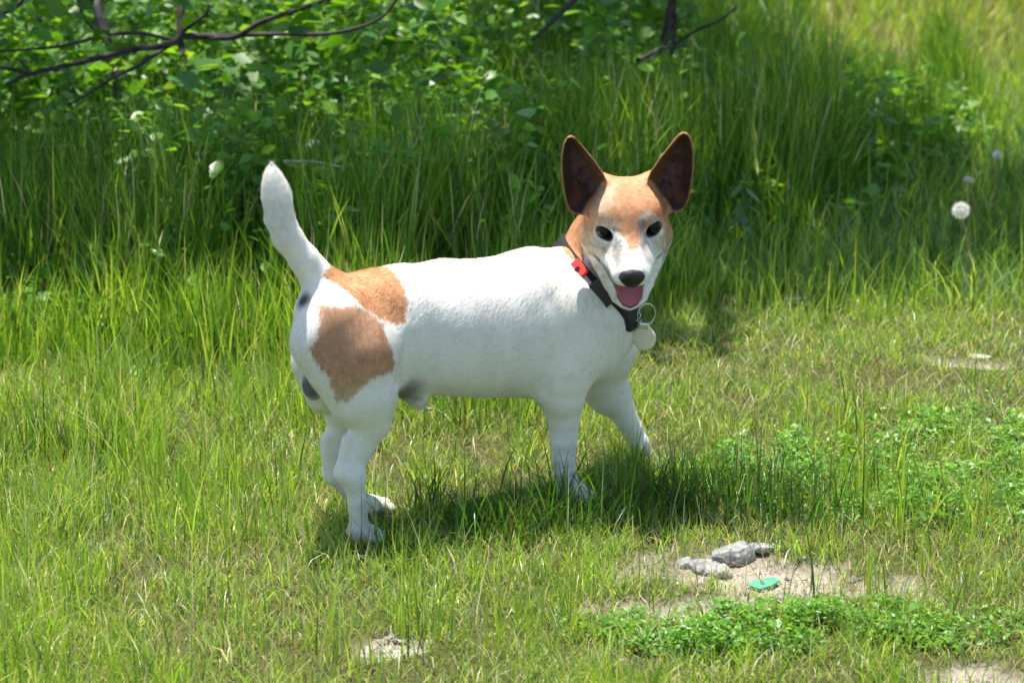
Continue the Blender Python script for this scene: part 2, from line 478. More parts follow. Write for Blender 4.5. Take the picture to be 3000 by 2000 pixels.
wa = sstep(.0022, -.0022, poly_sd(jx, jz, PA)) * (DV[:, 1] < .03)
wb = sstep(.0022, -.0022, poly_sd(jx, jz, PB)) * near
tn = TAN * (1 + nz1[:, None] * .35)
COL = COL * (1 - wa[:, None]) + tn * wa[:, None]
tb = tn * np.array([.98, 1.12, 1.35])
COL = COL * (1 - wb[:, None]) + tb * wb[:, None]
lo = sstep(L(0 + 1000, 1060, -.05)[2], L(1000, 1170, -.05)[2], DV[:, 2]) * wb
COL = mixc(COL, CREAM * .95, lo * .55)
# dark skin
def spot(c, r, col, w=1.0, soft=.5):
    global COL
    d = np.linalg.norm(DV - c, axis=1) / r
    COL = mixc(COL, col, sstep(1 + soft, 1 - soft, d) * w)
spot(L(900, 885, -.014), .011, BLACK * 2, .95)
spot(L(905, 915, -.012), .010, BLACK * 2, .9)
spot(L(915, 1130, -.008), .017, GREY * .45, .9)
spot(L(1185, 1118, -.02), .022, np.array([.16, .125, .12]), .85, .6)
spot(L(1613, 1160, -.072), .0055, GREY, .6)
for pc in (nh, nf, ff, fh):
    COL = mixc(COL, np.array([.22, .20, .17]), sstep(.030, .008, np.linalg.norm(DV - (pc + np.array([.0, 0, -.012])), axis=1)) * .65)
spot(ff + np.array([0, 0, .004]), .016, np.array([.13, .12, .11]), .75, .5)
# thin skin mottling along the lower belly
COL = mixc(COL, np.array([.66, .56, .44]), sstep(.150, .125, DV[:, 2]) * (DV[:, 0] > -.1) * (DV[:, 2] > .1) * .25)
# neck: tan saddle behind the head
NKm = cone_sd(DV, L(1655, 790, -.03), L(1740, 690, -.02), .060, .060)
nka = NK1 - NK0; nkt = ((DV - NK0) @ nka) / (nka @ nka)
wneck = sstep(.003, -.003, poly_sd(jx, jz, Lxz([(1655, 655), (1700, 600), (1800, 600), (1900, 750), (1850, 850), (1770, 872), (1722, 815), (1690, 770), (1664, 715)], -.05))) * ((DV - L(1745, 822, .006)) @ (np.array([.66, -.2, .70])) > .002) * np.maximum(q[:, 0] < -2.6, (s_ < -5.3) * (q[:, 0] < -.3)) * (DV[:, 1] < .03)
# head
COL = mixc(COL, WHITE, sstep(-3.8, -2.4, q[:, 0]) * (hd < 13) * (q[:, 1] < 3))
COL = mixc(COL, TAN * .95, wneck)
front = sstep(-3.8, -2.4, q[:, 0]) * (hd < 13)
COL = mixc(COL, TAN * .9, (q[:, 1] > 1.5) * (hd < 8) * 1.0)
headm = (hd < 7.5) * (q[:, 1] > -3.2) * 1.0
COL = mixc(COL, TAN * .9, headm * (q[:, 0] < -1.5) * (q[:, 1] > -1.5))
tanf = reg([(1700, 700), (1700, 560), (1770, 500), (1900, 500), (1990, 560), (1985, 700), (1960, 760), (1945, 700), (1935, 665), (1900, 640), (1878, 655), (1868, 700), (1855, 730), (1835, 730), (1822, 690), (1800, 655), (1765, 645), (1740, 665), (1722, 700), (1712, 760)], .30)
COL = mixc(COL, TAN * np.array([.96, .98, 1.04]), front * tanf * (q[:, 1] > -3))
COL = mixc(COL, TAN * np.array([.85, .82, .85]), front * reg([(1815, 540), (1850, 535), (1858, 600), (1850, 700), (1838, 700), (1826, 610)], .5) * .65)
COL = mixc(COL, CREAM * .85, front * reg([(1760, 560), (1800, 540), (1790, 600), (1770, 640), (1745, 660), (1735, 620)], .6) * .5)  # lit left side of the forehead, put into the coat colour
COL = mixc(COL, TAND * 1.6, front * reg([(1893, 600), (1930, 590), (1965, 620), (1965, 680), (1940, 665), (1905, 625)], .5) * .55)  # shade below the right ear, painted as darker tan
COL = mixc(COL, np.array([.46, .34, .21]), front * reg([(1700, 660), (1735, 668), (1755, 700), (1785, 712), (1788, 735), (1750, 748), (1708, 740)], .6) * .75)
COL = mixc(COL, np.array([.46, .34, .21]), front * reg([(1900, 700), (1945, 680), (1978, 670), (1972, 745), (1935, 745), (1905, 735)], .6) * .7)
COL = mixc(COL, CREAM * np.array([.75, .76, .68]), front * reg([(1715, 765), (1750, 760), (1775, 810), (1800, 860), (1780, 880), (1735, 840)], .4) * .6)
COL = mixc(COL, np.array([.26, .23, .20]), front * reg([(1795, 690), (1815, 695), (1818, 740), (1800, 770), (1788, 740)], .4) * .8)  # grey eye corner, carried on as painted shading beside the muzzle
COL = mixc(COL, np.array([.26, .23, .20]), front * reg([(1868, 640), (1885, 630), (1890, 690), (1882, 720), (1872, 745), (1862, 700)], .4) * .8)  # dark eye-corner streak plus muzzle-side shading, both as coat colour
COL = mixc(COL, WHITE, front * reg([(1745, 655), (1775, 640), (1805, 648), (1810, 662), (1780, 662), (1750, 672)], .55) * .45)
COL = mixc(COL, WHITE, front * reg([(1868, 640), (1888, 620), (1925, 640), (1945, 658), (1925, 655), (1890, 645)], .55) * .45)
COL = mixc(COL, np.array([.42, .30, .20]), front * reg([(1838, 752), (1850, 748), (1856, 765), (1845, 775)], .25) * .4)
for e in EYES:
    y_, z_ = q[:, 1] - e[1], q[:, 2] - e[2]; sg = 1 if e[2] > 0 else -1
    y2, z2 = y_ * math.cos(R(6)) - z_ * math.sin(R(6)) * sg, y_ * math.sin(R(6)) * sg + z_ * math.cos(R(6))
    dd = np.sqrt((z2 / 1.24) ** 2 + (y2 / .80) ** 2 + ((q[:, 0] - e[0]) / 1.7) ** 2)
    COL = mixc(COL, BLACK, sstep(1.12, .86, dd))
# ears: tan outside, dark with grey-pink skin inside
for s in (-1, 1):
    r = q[:, 2] * s; d2 = poly_sd(r, q[:, 1], EAR)
    ine = (d2 < .35) & (hd < 17) & (q[:, 0] < .8) & (q[:, 1] > .4) & (r > 2.3)
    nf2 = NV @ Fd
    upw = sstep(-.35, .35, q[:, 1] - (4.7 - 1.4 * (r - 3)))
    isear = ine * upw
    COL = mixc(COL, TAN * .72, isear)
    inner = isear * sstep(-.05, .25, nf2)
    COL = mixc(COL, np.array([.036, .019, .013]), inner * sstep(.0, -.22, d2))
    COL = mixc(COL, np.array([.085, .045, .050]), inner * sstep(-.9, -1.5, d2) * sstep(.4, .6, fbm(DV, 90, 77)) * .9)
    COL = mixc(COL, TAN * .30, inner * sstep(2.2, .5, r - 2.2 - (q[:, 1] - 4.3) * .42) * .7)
    COL = mixc(COL, np.array([.20, .06, .04]), inner * np.exp(-(((r - 6.2) / .8) ** 2 + ((q[:, 1] - 2.8) / .8) ** 2)) * .6)
# mouth: dark gums and lips
lipd = np.minimum.reduce([cone_sd(DV, H(2.0, -3.35, 3.95 * s), H(3.9, -3.9, 3.1 * s), .0020, .0026) for s in (-1, 1)] + [cone_sd(DV, H(3.9, -3.9, 3.1 * s), H(6.5, -4.1, 2.1 * s), .0026, .0038) for s in (-1, 1)])
COL = mixc(COL, np.array([.035, .03, .03]), sstep(.0016, .0, lipd) * .9)
mc = np.minimum(cone_sd(DV, H(1.8, -3.7, 0), H(4.6, -5.15, 0), .0125, .0175), cone_sd(DV, H(4.6, -5.15, 0), H(8, -6.7, 0), .0175, .0205))
INM = sstep(.0012, .0, mc)
COL = mixc(COL, np.array([.09, .025, .03]), INM)
def stline(pts_, wd):
    P_ = hp(pts_); d = np.full(len(DV), 9.0)
    for (x0, y0), (x1, y1) in zip(P_[:-1], P_[1:]):
        e = np.array([x1 - x0, y1 - y0]); tt = np.clip(((s0_ - x0) * e[0] + (t0_ - y0) * e[1]) / (e @ e), 0, 1)
        d = np.minimum(d, np.hypot(s0_ - x0 - e[0] * tt, t0_ - y0 - e[1] * tt))
    return sstep(wd, wd * .35, d) * front
COL = mixc(COL, np.array([.06, .05, .045]), stline([(1752, 758), (1768, 776), (1786, 814), (1806, 850)], .20) * .7)
COL = mixc(COL, np.array([.10, .09, .08]), stline([(1948, 735), (1930, 790), (1912, 830)], .22) * .45)
COL = mixc(COL, np.array([.30, .27, .23]), stline([(1722, 705), (1760, 722), (1790, 745)], .25) * .5)
COL = mixc(COL, np.array([.40, .30, .20]), stline([(1728, 690), (1712, 705)], .2) * .5)
onh = sstep(.10, .085, np.linalg.norm(DV - H(1, 0, 0), axis=1))
COL = mixc(COL, np.array([.24, .22, .20]), front * reg([(1786, 700), (1812, 700), (1822, 745), (1806, 785), (1790, 770)], .35) * .5)  # more painted shading on the left of the muzzle
COL = mixc(COL, np.array([.27, .25, .23]), front * reg([(1868, 700), (1888, 690), (1900, 735), (1895, 775), (1878, 765)], .35) * .5)  # shaded right of the muzzle, painted grey
COL = COL * (1 + onh * (fbm(DV, 230, 311, 2) - .5) * .55)[:, None]
COL = COL * (1 + onh * (vnoise(DV @ HM * np.array([1, .35, 1.2]), 520, 17) - .5) * .28)[:, None]
strk = vnoise(DV * np.array([.35, 1.3, 1.3]), 330, 7) - .5
isw = sstep(.45, .65, COL[:, 1])[:, None]
COL = np.clip(COL * (1 + nz2[:, None] * (.12 * (1 - isw) + .02 * isw) + strk[:, None] * (.24 * (1 - isw) + .06 * isw) + nz1[:, None] * .10 * isw), .004, .85)

dog = empty('dog', DOG0, HEAD)
tag(dog, 'white terrier with tan patches standing in the grass with its head turned', 'dog')

# skin material
t = NT('dog skin and undercoat')
at = t.n('ShaderNodeAttribute', attribute_name='coat')
pb = t.n('ShaderNodeBsdfPrincipled', i_Roughness=.75); pb.inputs['Specular IOR Level'].default_value = .2
t.l(at.outputs['Color'], pb.inputs['Base Color']); M_SKIN = t.surf(pb.outputs[0])
body = mesh_obj('body', DV, DQ, M_SKIN, dog)
add_color(body.data, 'coat', COL)

# fur: real strands, one curve each
t = NT('dog hair')
at = t.n('ShaderNodeAttribute', attribute_name='tint')
pb = t.n('ShaderNodeBsdfPrincipled', i_Roughness=.55); pb.inputs['Specular IOR Level'].default_value = .25
tr = t.n('ShaderNodeBsdfTranslucent'); mx = t.n('ShaderNodeMixShader', i_Fac=.38)
t.l(at.outputs['Color'], pb.inputs['Base Color']); t.l(at.outputs['Color'], tr.inputs['Color'])
t.l(pb.outputs[0], mx.inputs[1]); t.l(tr.outputs[0], mx.inputs[2]); M_HAIR = t.surf(mx.outputs[0])
NH = 300000
ar = np.linalg.norm(fn, axis=1) / 2
fc = DV[DQ].mean(1)
den = ar * (1 - .97 * INM[DQ].mean(1))
hq = hcoord(fc)
for e in EYES:
    den *= ~((np.abs(hq[:, 2] - e[2]) < 1.25) & (np.abs(hq[:, 1] - e[1]) < .75) & (np.abs(hq[:, 0] - e[0]) < 1.5))
den *= ~((np.linalg.norm(hq - np.array([9.1, -1.3, 0]), axis=1) < 1.2))
den = den * np.where(np.linalg.norm(hq, axis=1) < 13, 2.0, 1.0)
cum = np.cumsum(den); pick = np.searchsorted(cum, rng.random(NH) * cum[-1])
a, b = rng.random((2, NH, 1))
V4 = DV[DQ[pick]]; N4 = NV[DQ[pick]]
bl = lambda A: (A[:, 0] * (1 - a) * (1 - b) + A[:, 1] * a * (1 - b) + A[:, 2] * a * b + A[:, 3] * (1 - a) * b)
rp = bl(V4); rn = bl(N4); rn /= np.linalg.norm(rn, axis=1, keepdims=True)
rf = bl(FL_[DQ[pick]]); rl = bl(LEN[DQ[pick]][..., None])[:, 0]; rc = bl(COL[DQ[pick]])
rf = rf + (np.stack([fbm(rp, 28, 11 + i) for i in range(3)], 1) - .5) * .45
rf -= rn * (rf * rn).sum(1, keepdims=True); rf /= np.linalg.norm(rf, axis=1, keepdims=True) + 1e-9
rl = rl * .70 * rng.uniform(.7, 1.25, NH)
jit = rng.normal(0, .075, (NH, 3))
d0 = rf * .9 + rn * .24 + jit; d0 /= np.linalg.norm(d0, axis=1, keepdims=True)
d1 = rf * 1.0 + rn * .02 + jit; d1 /= np.linalg.norm(d1, axis=1, keepdims=True)
K = 4
CP = np.zeros((NH, K, 3)); CP[:, 0] = rp - rn * .0005
for k_ in range(1, K):
    w = (k_ - .5) / (K - 1)
    CP[:, k_] = CP[:, k_ - 1] + (d0 * (1 - w) + d1 * w) * (rl / (K - 1))[:, None]
hc = bpy.data.hair_curves.new('fur')
hc.add_curves([K] * NH)
hc.attributes['position'].data.foreach_set('vector', CP.astype(np.float32).ravel())
ra = hc.attributes.get('radius') or hc.attributes.new('radius', 'FLOAT', 'POINT')
rad = np.tile(np.array([1, .9, .65, .12]), (NH, 1)) * rng.uniform(.00005, .00009, (NH, 1))
ra.data.foreach_set('value', rad.astype(np.float32).ravel())
ta = hc.attributes.new('tint', 'FLOAT_COLOR', 'CURVE')
tc4 = np.ones((NH, 4)); tc4[:, :3] = np.clip(rc * rng.uniform(.90, 1.08, (NH, 1)), .003, .86)
ta.data.foreach_set('color', tc4.astype(np.float32).ravel())
hc.materials.append(M_HAIR)
fur = bpy.data.objects.new('fur', hc); C.objects.link(fur); fur.parent = body
tag(fur, kind='stuff')

# eyes, nose, tongue
def sphere_mesh(nu=32, nv=20):
    V = []; F = []
    for j in range(nv + 1):
        th = math.pi * j / nv
        for i in range(nu):
            ph = 2 * math.pi * i / nu; V.append((math.sin(th) * math.cos(ph), math.sin(th) * math.sin(ph), math.cos(th)))
    for j in range(nv):
        for i in range(nu):
            F.append((j * nu + i, (j + 1) * nu + i, (j + 1) * nu + (i + 1) % nu, j * nu + (i + 1) % nu))
    return np.array(V), np.array(F)
SV, SF = sphere_mesh()
M_EYE = plain_mat('dark wet eye', (.006, .004, .003), .30, .25)
for e in EYES:
    V = np.array([H(e[0] - .62 + p[0] * .95, e[1] + p[1] * .95, e[2] + p[2] * .95) for p in SV])
    mesh_obj('eye', V, SF, M_EYE, dog)
M_NOSE = plain_mat('leathery black nose', (.013, .012, .013), .38, .5, .4, 900, .5)
V = []
for p in SV:
    f, u, r = p[0], p[1], p[2]
    w = 1.58 - .62 * max(0, -u) ** 1.1
    uu = u * (.92 if u > 0 else 1.05)
    uu -= .10 * max(0, u) * abs(r)
    ff_ = .95 * f
    for s in (-1, 1):                                 # nostrils
        dd = math.hypot((r * w - .62 * s) / .30, (uu + .12 + .25 * abs(r)) / .24)
        if f > 0: ff_ -= .34 * math.exp(-dd ** 2)
    if f > 0 and uu < .1: ff_ -= .14 * math.exp(-(r * w / .09) ** 2)
    V.append(H(9.05 + ff_, -1.50 + uu * 1.38, r * w))
mesh_obj('nose', V, SF, M_NOSE, dog)
t = NT('wet pink tongue')
tcn = t.n('ShaderNodeTexCoord'); nz = t.n('ShaderNodeTexNoise', i_Scale=600.0, i_Detail=3.0)
at = t.n('ShaderNodeAttribute', attribute_name='coat')
pb = t.n('ShaderNodeBsdfPrincipled', i_Roughness=.30); pb.inputs['Subsurface Weight'].default_value = .25; pb.inputs['Subsurface Radius'].default_value = (.006, .002, .002); pb.inputs['Subsurface Scale'].default_value = .5
bp = t.n('ShaderNodeBump', i_Strength=.4, i_Distance=.0008)
t.l(tcn.outputs['Object'], nz.inputs['Vector']); t.l(nz.outputs['Fac'], bp.inputs['Height']); t.l(bp.outputs[0], pb.inputs['Normal'])
t.l(at.outputs['Color'], pb.inputs['Base Color']); M_TONGUE = t.surf(pb.outputs[0])
n1, n2 = 18, 17
V = []; Cc = []
TA, TB = np.array([1.6, -4.4]), np.array([6.2, -7.35])
dirt = (TB - TA) / np.linalg.norm(TB - TA); nrm = np.array([-dirt[1], dirt[0]])
for side in (1, -1):
    for i in range(n1 + 1):
        a_ = i / n1
        w = 1.80 * (1 - .10 * a_) * (1 - max(0, (a_ - .60) / .40) ** 2.2) ** .5 * .92 if a_ < 1 else 0.0
        for j in range(n2 + 1):
            b_ = j / n2 * 2 - 1
            h = .32 * side * (1 - abs(b_) ** 3) * (1 - .5 * a_) if side < 0 else .12 * (1 - abs(b_) ** 4) + .16 * b_ * b_ - .14 * math.exp(-(b_ / .16) ** 2)
            h *= min(1, (1 - a_) * 6 + .05)
            c0 = TA + dirt * (6.05 * a_) + nrm * (h + .25 * math.sin(a_ * math.pi))
            V.append(H(c0[0], c0[1], b_ * w))
            Cc.append(np.array([.42, .09, .12]) * (1 - .45 * math.exp(-(b_ / .2) ** 2) * (1 - a_)) * (.55 + .45 * a_) + np.array([.05, .05, .06]) * (1 - abs(b_)) * a_)
F = []
m_ = n2 + 1; off = (n1 + 1) * m_
for i in range(n1):
    for j in range(n2):
        k0 = i * m_ + j
        F.append((k0, k0 + 1, k0 + m_ + 1, k0 + m_)); F.append((off + k0, off + k0 + m_, off + k0 + m_ + 1, off + k0 + 1))
for i in range(n1):
    for j in (0, n2):
        k0 = i * m_ + j; F.append((k0, k0 + m_, off + k0 + m_, off + k0))
to = mesh_obj('tongue', V, F, M_TONGUE, dog); add_color(to.data, 'coat', np.array(Cc))

# collar: a webbing band round the neck
M_WEB = plain_mat('black nylon webbing', (.012, .012, .014), .7, .3, .3, 700, .6)
M_STRAP = plain_mat('black plastic buckle', (.016, .016, .018), .35, .5)
M_RED = plain_mat('red plastic', (.72, .055, .045), .38, .5, .08, 60)
M_STEEL = plain_mat('steel ring', (.62, .62, .62), .25, .5, metal=1.0)
M_TAG = plain_mat('ivory enamel tag', (.80, .72, .58), .35, .5, .06, 50, coat=.3)
CA, CB = L(1672, 752, -.02), L(1838, 900, -.02)        # where the band crosses top and throat
def snap(o, d):                                        # nearest skin point along d from the neck axis
    rel = DV - o; tt = rel @ d; per = np.linalg.norm(rel - tt[:, None] * d, axis=1)
    m = (per < .006) & (tt > .015) & (tt < .12)
    return np.sort(tt[m])[0] if m.any() else .05
def ring_radius(o, d):
    rel = DV - o; tt = rel @ d; per = np.linalg.norm(rel - tt[:, None] * d, axis=1)
    m = (per < .005) & (tt > .02) & (tt < .085)
    return np.median(tt[m]) if m.any() else np.nan
cc = L(1752, 828, .006)
up = CA - CB; up /= np.linalg.norm(up)
ax = NK1 - NK0; ax = ax - up * (ax @ up); ax /= np.linalg.norm(ax)
sd = np.cross(ax, up)
if sd[1] > 0: sd = -sd
sd = sd - ax * .28; sd /= np.linalg.norm(sd)          # the near side of the band hangs lower
ax = np.cross(up, sd); ax = ax if ax @ (NK1 - NK0) > 0 else -ax
NS = 72
def exit_r(o, d):
    for r_ in np.arange(.026, .068, .0012):
        ix = ((o + d * r_ - GMIN) / VOX).astype(int)
        if (ix < 0).any() or (ix >= NG).any() or G[tuple(ix)] > .0035: return r_
    return .068
dirs = [up * math.cos(2 * math.pi * i / NS) + sd * math.sin(2 * math.pi * i / NS) for i in range(NS)]
WO = (-.0105, -.004, .004, .0105)
RR = np.array([[exit_r(cc + ax * w_, d) for w_ in WO] for d in dirs])
for _ in range(5): RR = (np.roll(RR, 1, 0) + RR * 2 + np.roll(RR, -1, 0)) / 4
RR = np.minimum(RR, RR.min(1, keepdims=True) + .026) + .0015
rr = RR.mean(1)
print('collar radii', RR.min(), RR.max())
V = []; F = []
prof = [(-.0115, -.001), (-.0115, .0028), (-.004, .0034), (.004, .0034), (.0115, .0028), (.0115, -.001)]
for i in range(NS):
    d = up * math.cos(2 * math.pi * i / NS) + sd * math.sin(2 * math.pi * i / NS)
    for j_, (w, h) in enumerate(prof): V.append(cc + d * (RR[i][(0, 0, 1, 2, 3, 3)[j_]] + h) + ax * w)
for i in range(NS):
    for j in range(6):
        a0 = i * 6 + j; a1 = i * 6 + (j + 1) % 6; b0 = ((i + 1) % NS) * 6 + j; b1 = ((i + 1) % NS) * 6 + (j + 1) % 6
        F.append((a0, b0, b1, a1))
collar = mesh_obj('collar', V, F, M_WEB, dog)
tag(collar, 'black webbing dog collar')
def box(c, X, Y, Z, bev=.18):
    """bevelled block; X, Y, Z are half-extent vectors"""
    import bmesh
    bm = bmesh.new(); bmesh.ops.create_cube(bm, size=2.0)
    bmesh.ops.bevel(bm, geom=bm.edges[:], offset=bev, segments=2, affect='EDGES', profile=.6)
    V = np.array([c + X * v.co.x + Y * v.co.y + Z * v.co.z for v in bm.verts]); F = [[v.index for v in f.verts] for f in bm.faces]
    bm.free(); return V, F
def on_ring(i, h): 
    d = up * math.cos(2 * math.pi * i / NS) + sd * math.sin(2 * math.pi * i / NS)
    tn_ = -up * math.sin(2 * math.pi * i / NS) + sd * math.cos(2 * math.pi * i / NS)
    return cc + d * (rr[i % NS] + h), d, tn_

# red clip on the band, side-release buckle, ring and tag
def nearest_i(p):
    return int(np.argmin([np.linalg.norm(on_ring(i, .005)[0] - p) for i in range(NS)]))
ir = nearest_i(L(1662, 762, -.055)); o_, d_, t_ = on_ring(ir, .0085)
V, F = box(o_, ax * .0115, t_ * .0110, d_ * .0040, .3)
clip = mesh_obj('clip', V, F, M_RED, collar, False); tag(clip, 'red plastic clip')
o2, d2_, t2 = on_ring(ir, .0125)
V, F = box(o2 , ax * .0060, t2 * .0018, d2_ * .0016); mesh_obj('slot', V, F, M_STRAP, clip, False)
ib = nearest_i(L(1765, 850, -.06)); o_, d_, t_ = on_ring(ib, .0075)
V, F = box(o_, ax * .0125, t_ * .017, d_ * .0038); mesh_obj('buckle', V, F, M_STRAP, collar, False)
def torus(c, A, B, r, tr, n=40, m=8):
    N = np.cross(A, B); V = []; F = []
    for i in range(n):
        a = 2 * math.pi * i / n; d = A * math.cos(a) + B * math.sin(a)
        for j in range(m):
            b = 2 * math.pi * j / m; V.append(c + d * (r + tr * math.cos(b)) + N * tr * math.sin(b))
    for i in range(n):
        for j in range(m):
            F.append((i * m + j, ((i + 1) % n) * m + j, ((i + 1) % n) * m + (j + 1) % m, i * m + (j + 1) % m))
    return V, F
X = dirdog(np.array([1, 0, 0.])); Z = np.array([0, 0, 1.]); Yc = dirdog(np.array([0, 1, 0.]))
V, F = torus(L(1893, 922, -.035), X * .8 + Yc * .5, Z, .0140, .0009); mesh_obj('ring', V, F, M_STEEL, collar)
V, F = torus(L(1862, 928, -.035), X * .9 + Z * .3, Yc * .6 + Z * .6, .0065, .0009); mesh_obj('link', V, F, M_STEEL, collar)
V, F = torus(L(1872, 946, -.037), X * .5 + Z * .7, Yc * .9, .0055, .0009); mesh_obj('link', V, F, M_STEEL, collar)
tcn_ = L(1887, 988, -.038); n_ = 36; V = []; F = []
A = X * .97 + Yc * -.2; B = Z * .97 + X * -.22; A /= np.linalg.norm(A); B -= A * (A @ B); B /= np.linalg.norm(B); Nn = np.cross(A, B)
tagp = [(0, .0024, 1), (.80, .0024, 1), (.94, .0019, 1), (1.0, .0008, 1), (1.0, -.0008, 1), (.94, -.0019, 1), (.80, -.0024, 1), (0, -.0024, 1)]
for (k_, h_, _) in tagp:
    for i in range(n_):
        a = 2 * math.pi * i / n_
        wr = .0148 * (1 - .16 * max(0, math.sin(a)))
        V.append(tcn_ + A * wr * k_ * math.cos(a) + B * .0172 * k_ * math.sin(a) + Nn * h_)
for j in range(7):
    for i in range(n_):
        F.append((j * n_ + i, j * n_ + (i + 1) % n_, (j + 1) * n_ + (i + 1) % n_, (j + 1) * n_ + i))
mesh_obj('tag', V, F, M_TAG, collar)
V, F = box(tcn_ + B * .0150, A * .0055, B * .0028, Nn * .0032); mesh_obj('bail', V, F, M_STEEL, collar, False)

# ------------------------------------------------------------------ ground
SOIL = [((2200, 1665), (.115, .055)), ((2350, 1715), (.12, .032)), ((2060, 1780), (.08, .022)), ((2540, 1735), (.06, .020)), ((1150, 1900), (.032, .026)), ((2900, 1985), (.06, .03)), ((2860, 1070), (.06, .018)), ((1900, 1790), (.06, .02)), ((1400, 1560), (.06, .02))]
SOILW = [(ground(*c)[:2], np.array(rxy)) for c, rxy in SOIL]
def soil_mask(x, y):
    """1 on the trodden bare spots, 0 on turf"""
    P = np.stack([x, y, np.zeros_like(x)], -1)
    w = (fbm(P, 11, 21) - .5) * 1.9 + (fbm(P, 45, 22, 2) - .5) * 1.3
    m = np.zeros_like(x)
    for c, rr_ in SOILW:
        d = np.hypot((x - c[0]) / rr_[0], (y - c[1]) / rr_[1])
        m = np.maximum(m, sstep(1.35, .65, d + w))
    return m
def height(x, y):
    P = np.stack([x, y, np.zeros_like(x)], -1)
    h = (fbm(P, 1.3, 31) - .5) * .05 + (fbm(P, 8, 32) - .5) * .018
    far = sstep(6.0, 30, np.abs(y) + np.abs(x) * .6)
    h = h + far * (fbm(P, .07, 33) - .3) * 1.6
    calm = np.exp(-((x / .5) ** 2 + ((y - 3.5) / .4) ** 2))
    h = h * (1 - .85 * calm) - soil_mask(x, y) * .008
    return h
def grid(xs, ys):
    X, Y = np.meshgrid(xs, ys, indexing='ij')
    Z = height(X, Y); n, m = X.shape
    idx = np.arange(n * m).reshape(n, m)
    F = np.stack([idx[:-1, :-1], idx[1:, :-1], idx[1:, 1:], idx[:-1, 1:]], -1).reshape(-1, 4)
    return np.stack([X, Y, Z], -1).reshape(-1, 3), F
def graded(lo, hi, a, b, step, grow):
    out = list(np.arange(a, b + step / 2, step)); s_ = step
    while out[-1] < hi: s_ *= grow; out.append(out[-1] + s_)
    s_ = step
    while out[0] > lo: s_ *= grow; out.insert(0, out[0] - s_)
    return np.array(out)
GV, GF = grid(graded(-180, 180, -1.4, 1.6, .02, 1.15), graded(-60, 200, 2.6, 6.4, .02, 1.15))
t = NT('soil and thatch')
tc = t.n('ShaderNodeTexCoord')
at = t.n('ShaderNodeAttribute', attribute_name='bare')
n1 = t.n('ShaderNodeTexNoise', i_Scale=14.0, i_Detail=8.0, i_Roughness=.65); n2 = t.n('ShaderNodeTexNoise', i_Scale=160.0, i_Detail=6.0, i_Roughness=.7)
n3 = t.n('ShaderNodeTexVoronoi', i_Scale=120.0)
for n_ in (n1, n2, n3): t.l(tc.outputs['Object'], n_.inputs['Vector'])
turf = ramp(t, [(.3, (.035, .034, .014)), (.5, (.070, .072, .024)), (.7, (.14, .125, .055))])
soil = ramp(t, [(.3, (.10, .082, .062)), (.44, (.25, .21, .165)), (.54, (.38, .335, .275)), (.7, (.52, .47, .40))])
t.l(n2.outputs['Fac'], turf.inputs[0]); 
ad = t.n('ShaderNodeMath', operation='ADD'); ml = t.n('ShaderNodeMath', operation='MULTIPLY', i_1=.5)
t.l(n1.outputs['Fac'], ad.inputs[0]); t.l(n2.outputs['Fac'], ad.inputs[1]); t.l(ad.outputs[0], ml.inputs[0]); t.l(ml.outputs[0], soil.inputs[0])
mx = t.n('ShaderNodeMix', data_type='RGBA')
t.l(at.outputs['Fac'], mx.inputs[0]); t.l(turf.outputs[0], mx.inputs[6]); t.l(soil.outputs[0], mx.inputs[7])
pb = t.n('ShaderNodeBsdfPrincipled', i_Roughness=.95); pb.inputs['Specular IOR Level'].default_value = .15
bp = t.n('ShaderNodeBump', i_Strength=.8, i_Distance=.006)
t.l(n2.outputs['Fac'], bp.inputs['Height']); t.l(bp.outputs[0], pb.inputs['Normal'])
t.l(mx.outputs[2], pb.inputs['Base Color'])
M_SOIL = t.surf(pb.outputs[0])
gnd = mesh_obj('ground', GV, GF, M_SOIL); gnd['kind'] = 'structure'
a_ = gnd.data.attributes.new('bare', 'FLOAT', 'POINT'); a_.data.foreach_set('value', soil_mask(GV[:, 0], GV[:, 1]).astype(np.float32))

# ------------------------------------------------------------------ leaf and blade material
def leaf_mat(name, rough=.42, trans=.45, gloss=.35, attr='tint'):
    t = NT(name)
    at = t.n('ShaderNodeAttribute', attribute_name=attr)
    pb = t.n('ShaderNodeBsdfPrincipled', i_Roughness=rough); pb.inputs['Specular IOR Level'].default_value = gloss
    tr = t.n('ShaderNodeBsdfTranslucent')
    hs = t.n('ShaderNodeHueSaturation', i_Hue=.485, i_Saturation=1.10, i_Value=1.85)
    mx = t.n('ShaderNodeMixShader', i_Fac=trans)
    t.l(at.outputs['Color'], pb.inputs['Base Color']); t.l(at.outputs['Color'], hs.inputs['Color']); t.l(hs.outputs[0], tr.inputs['Color'])
    t.l(pb.outputs[0], mx.inputs[1]); t.l(tr.outputs[0], mx.inputs[2])
    return t.surf(mx.outputs[0])
M_BLADE = leaf_mat('grass blade', .34, .42, .5)
M_LEAF = leaf_mat('leaf', .36, .42, .40)

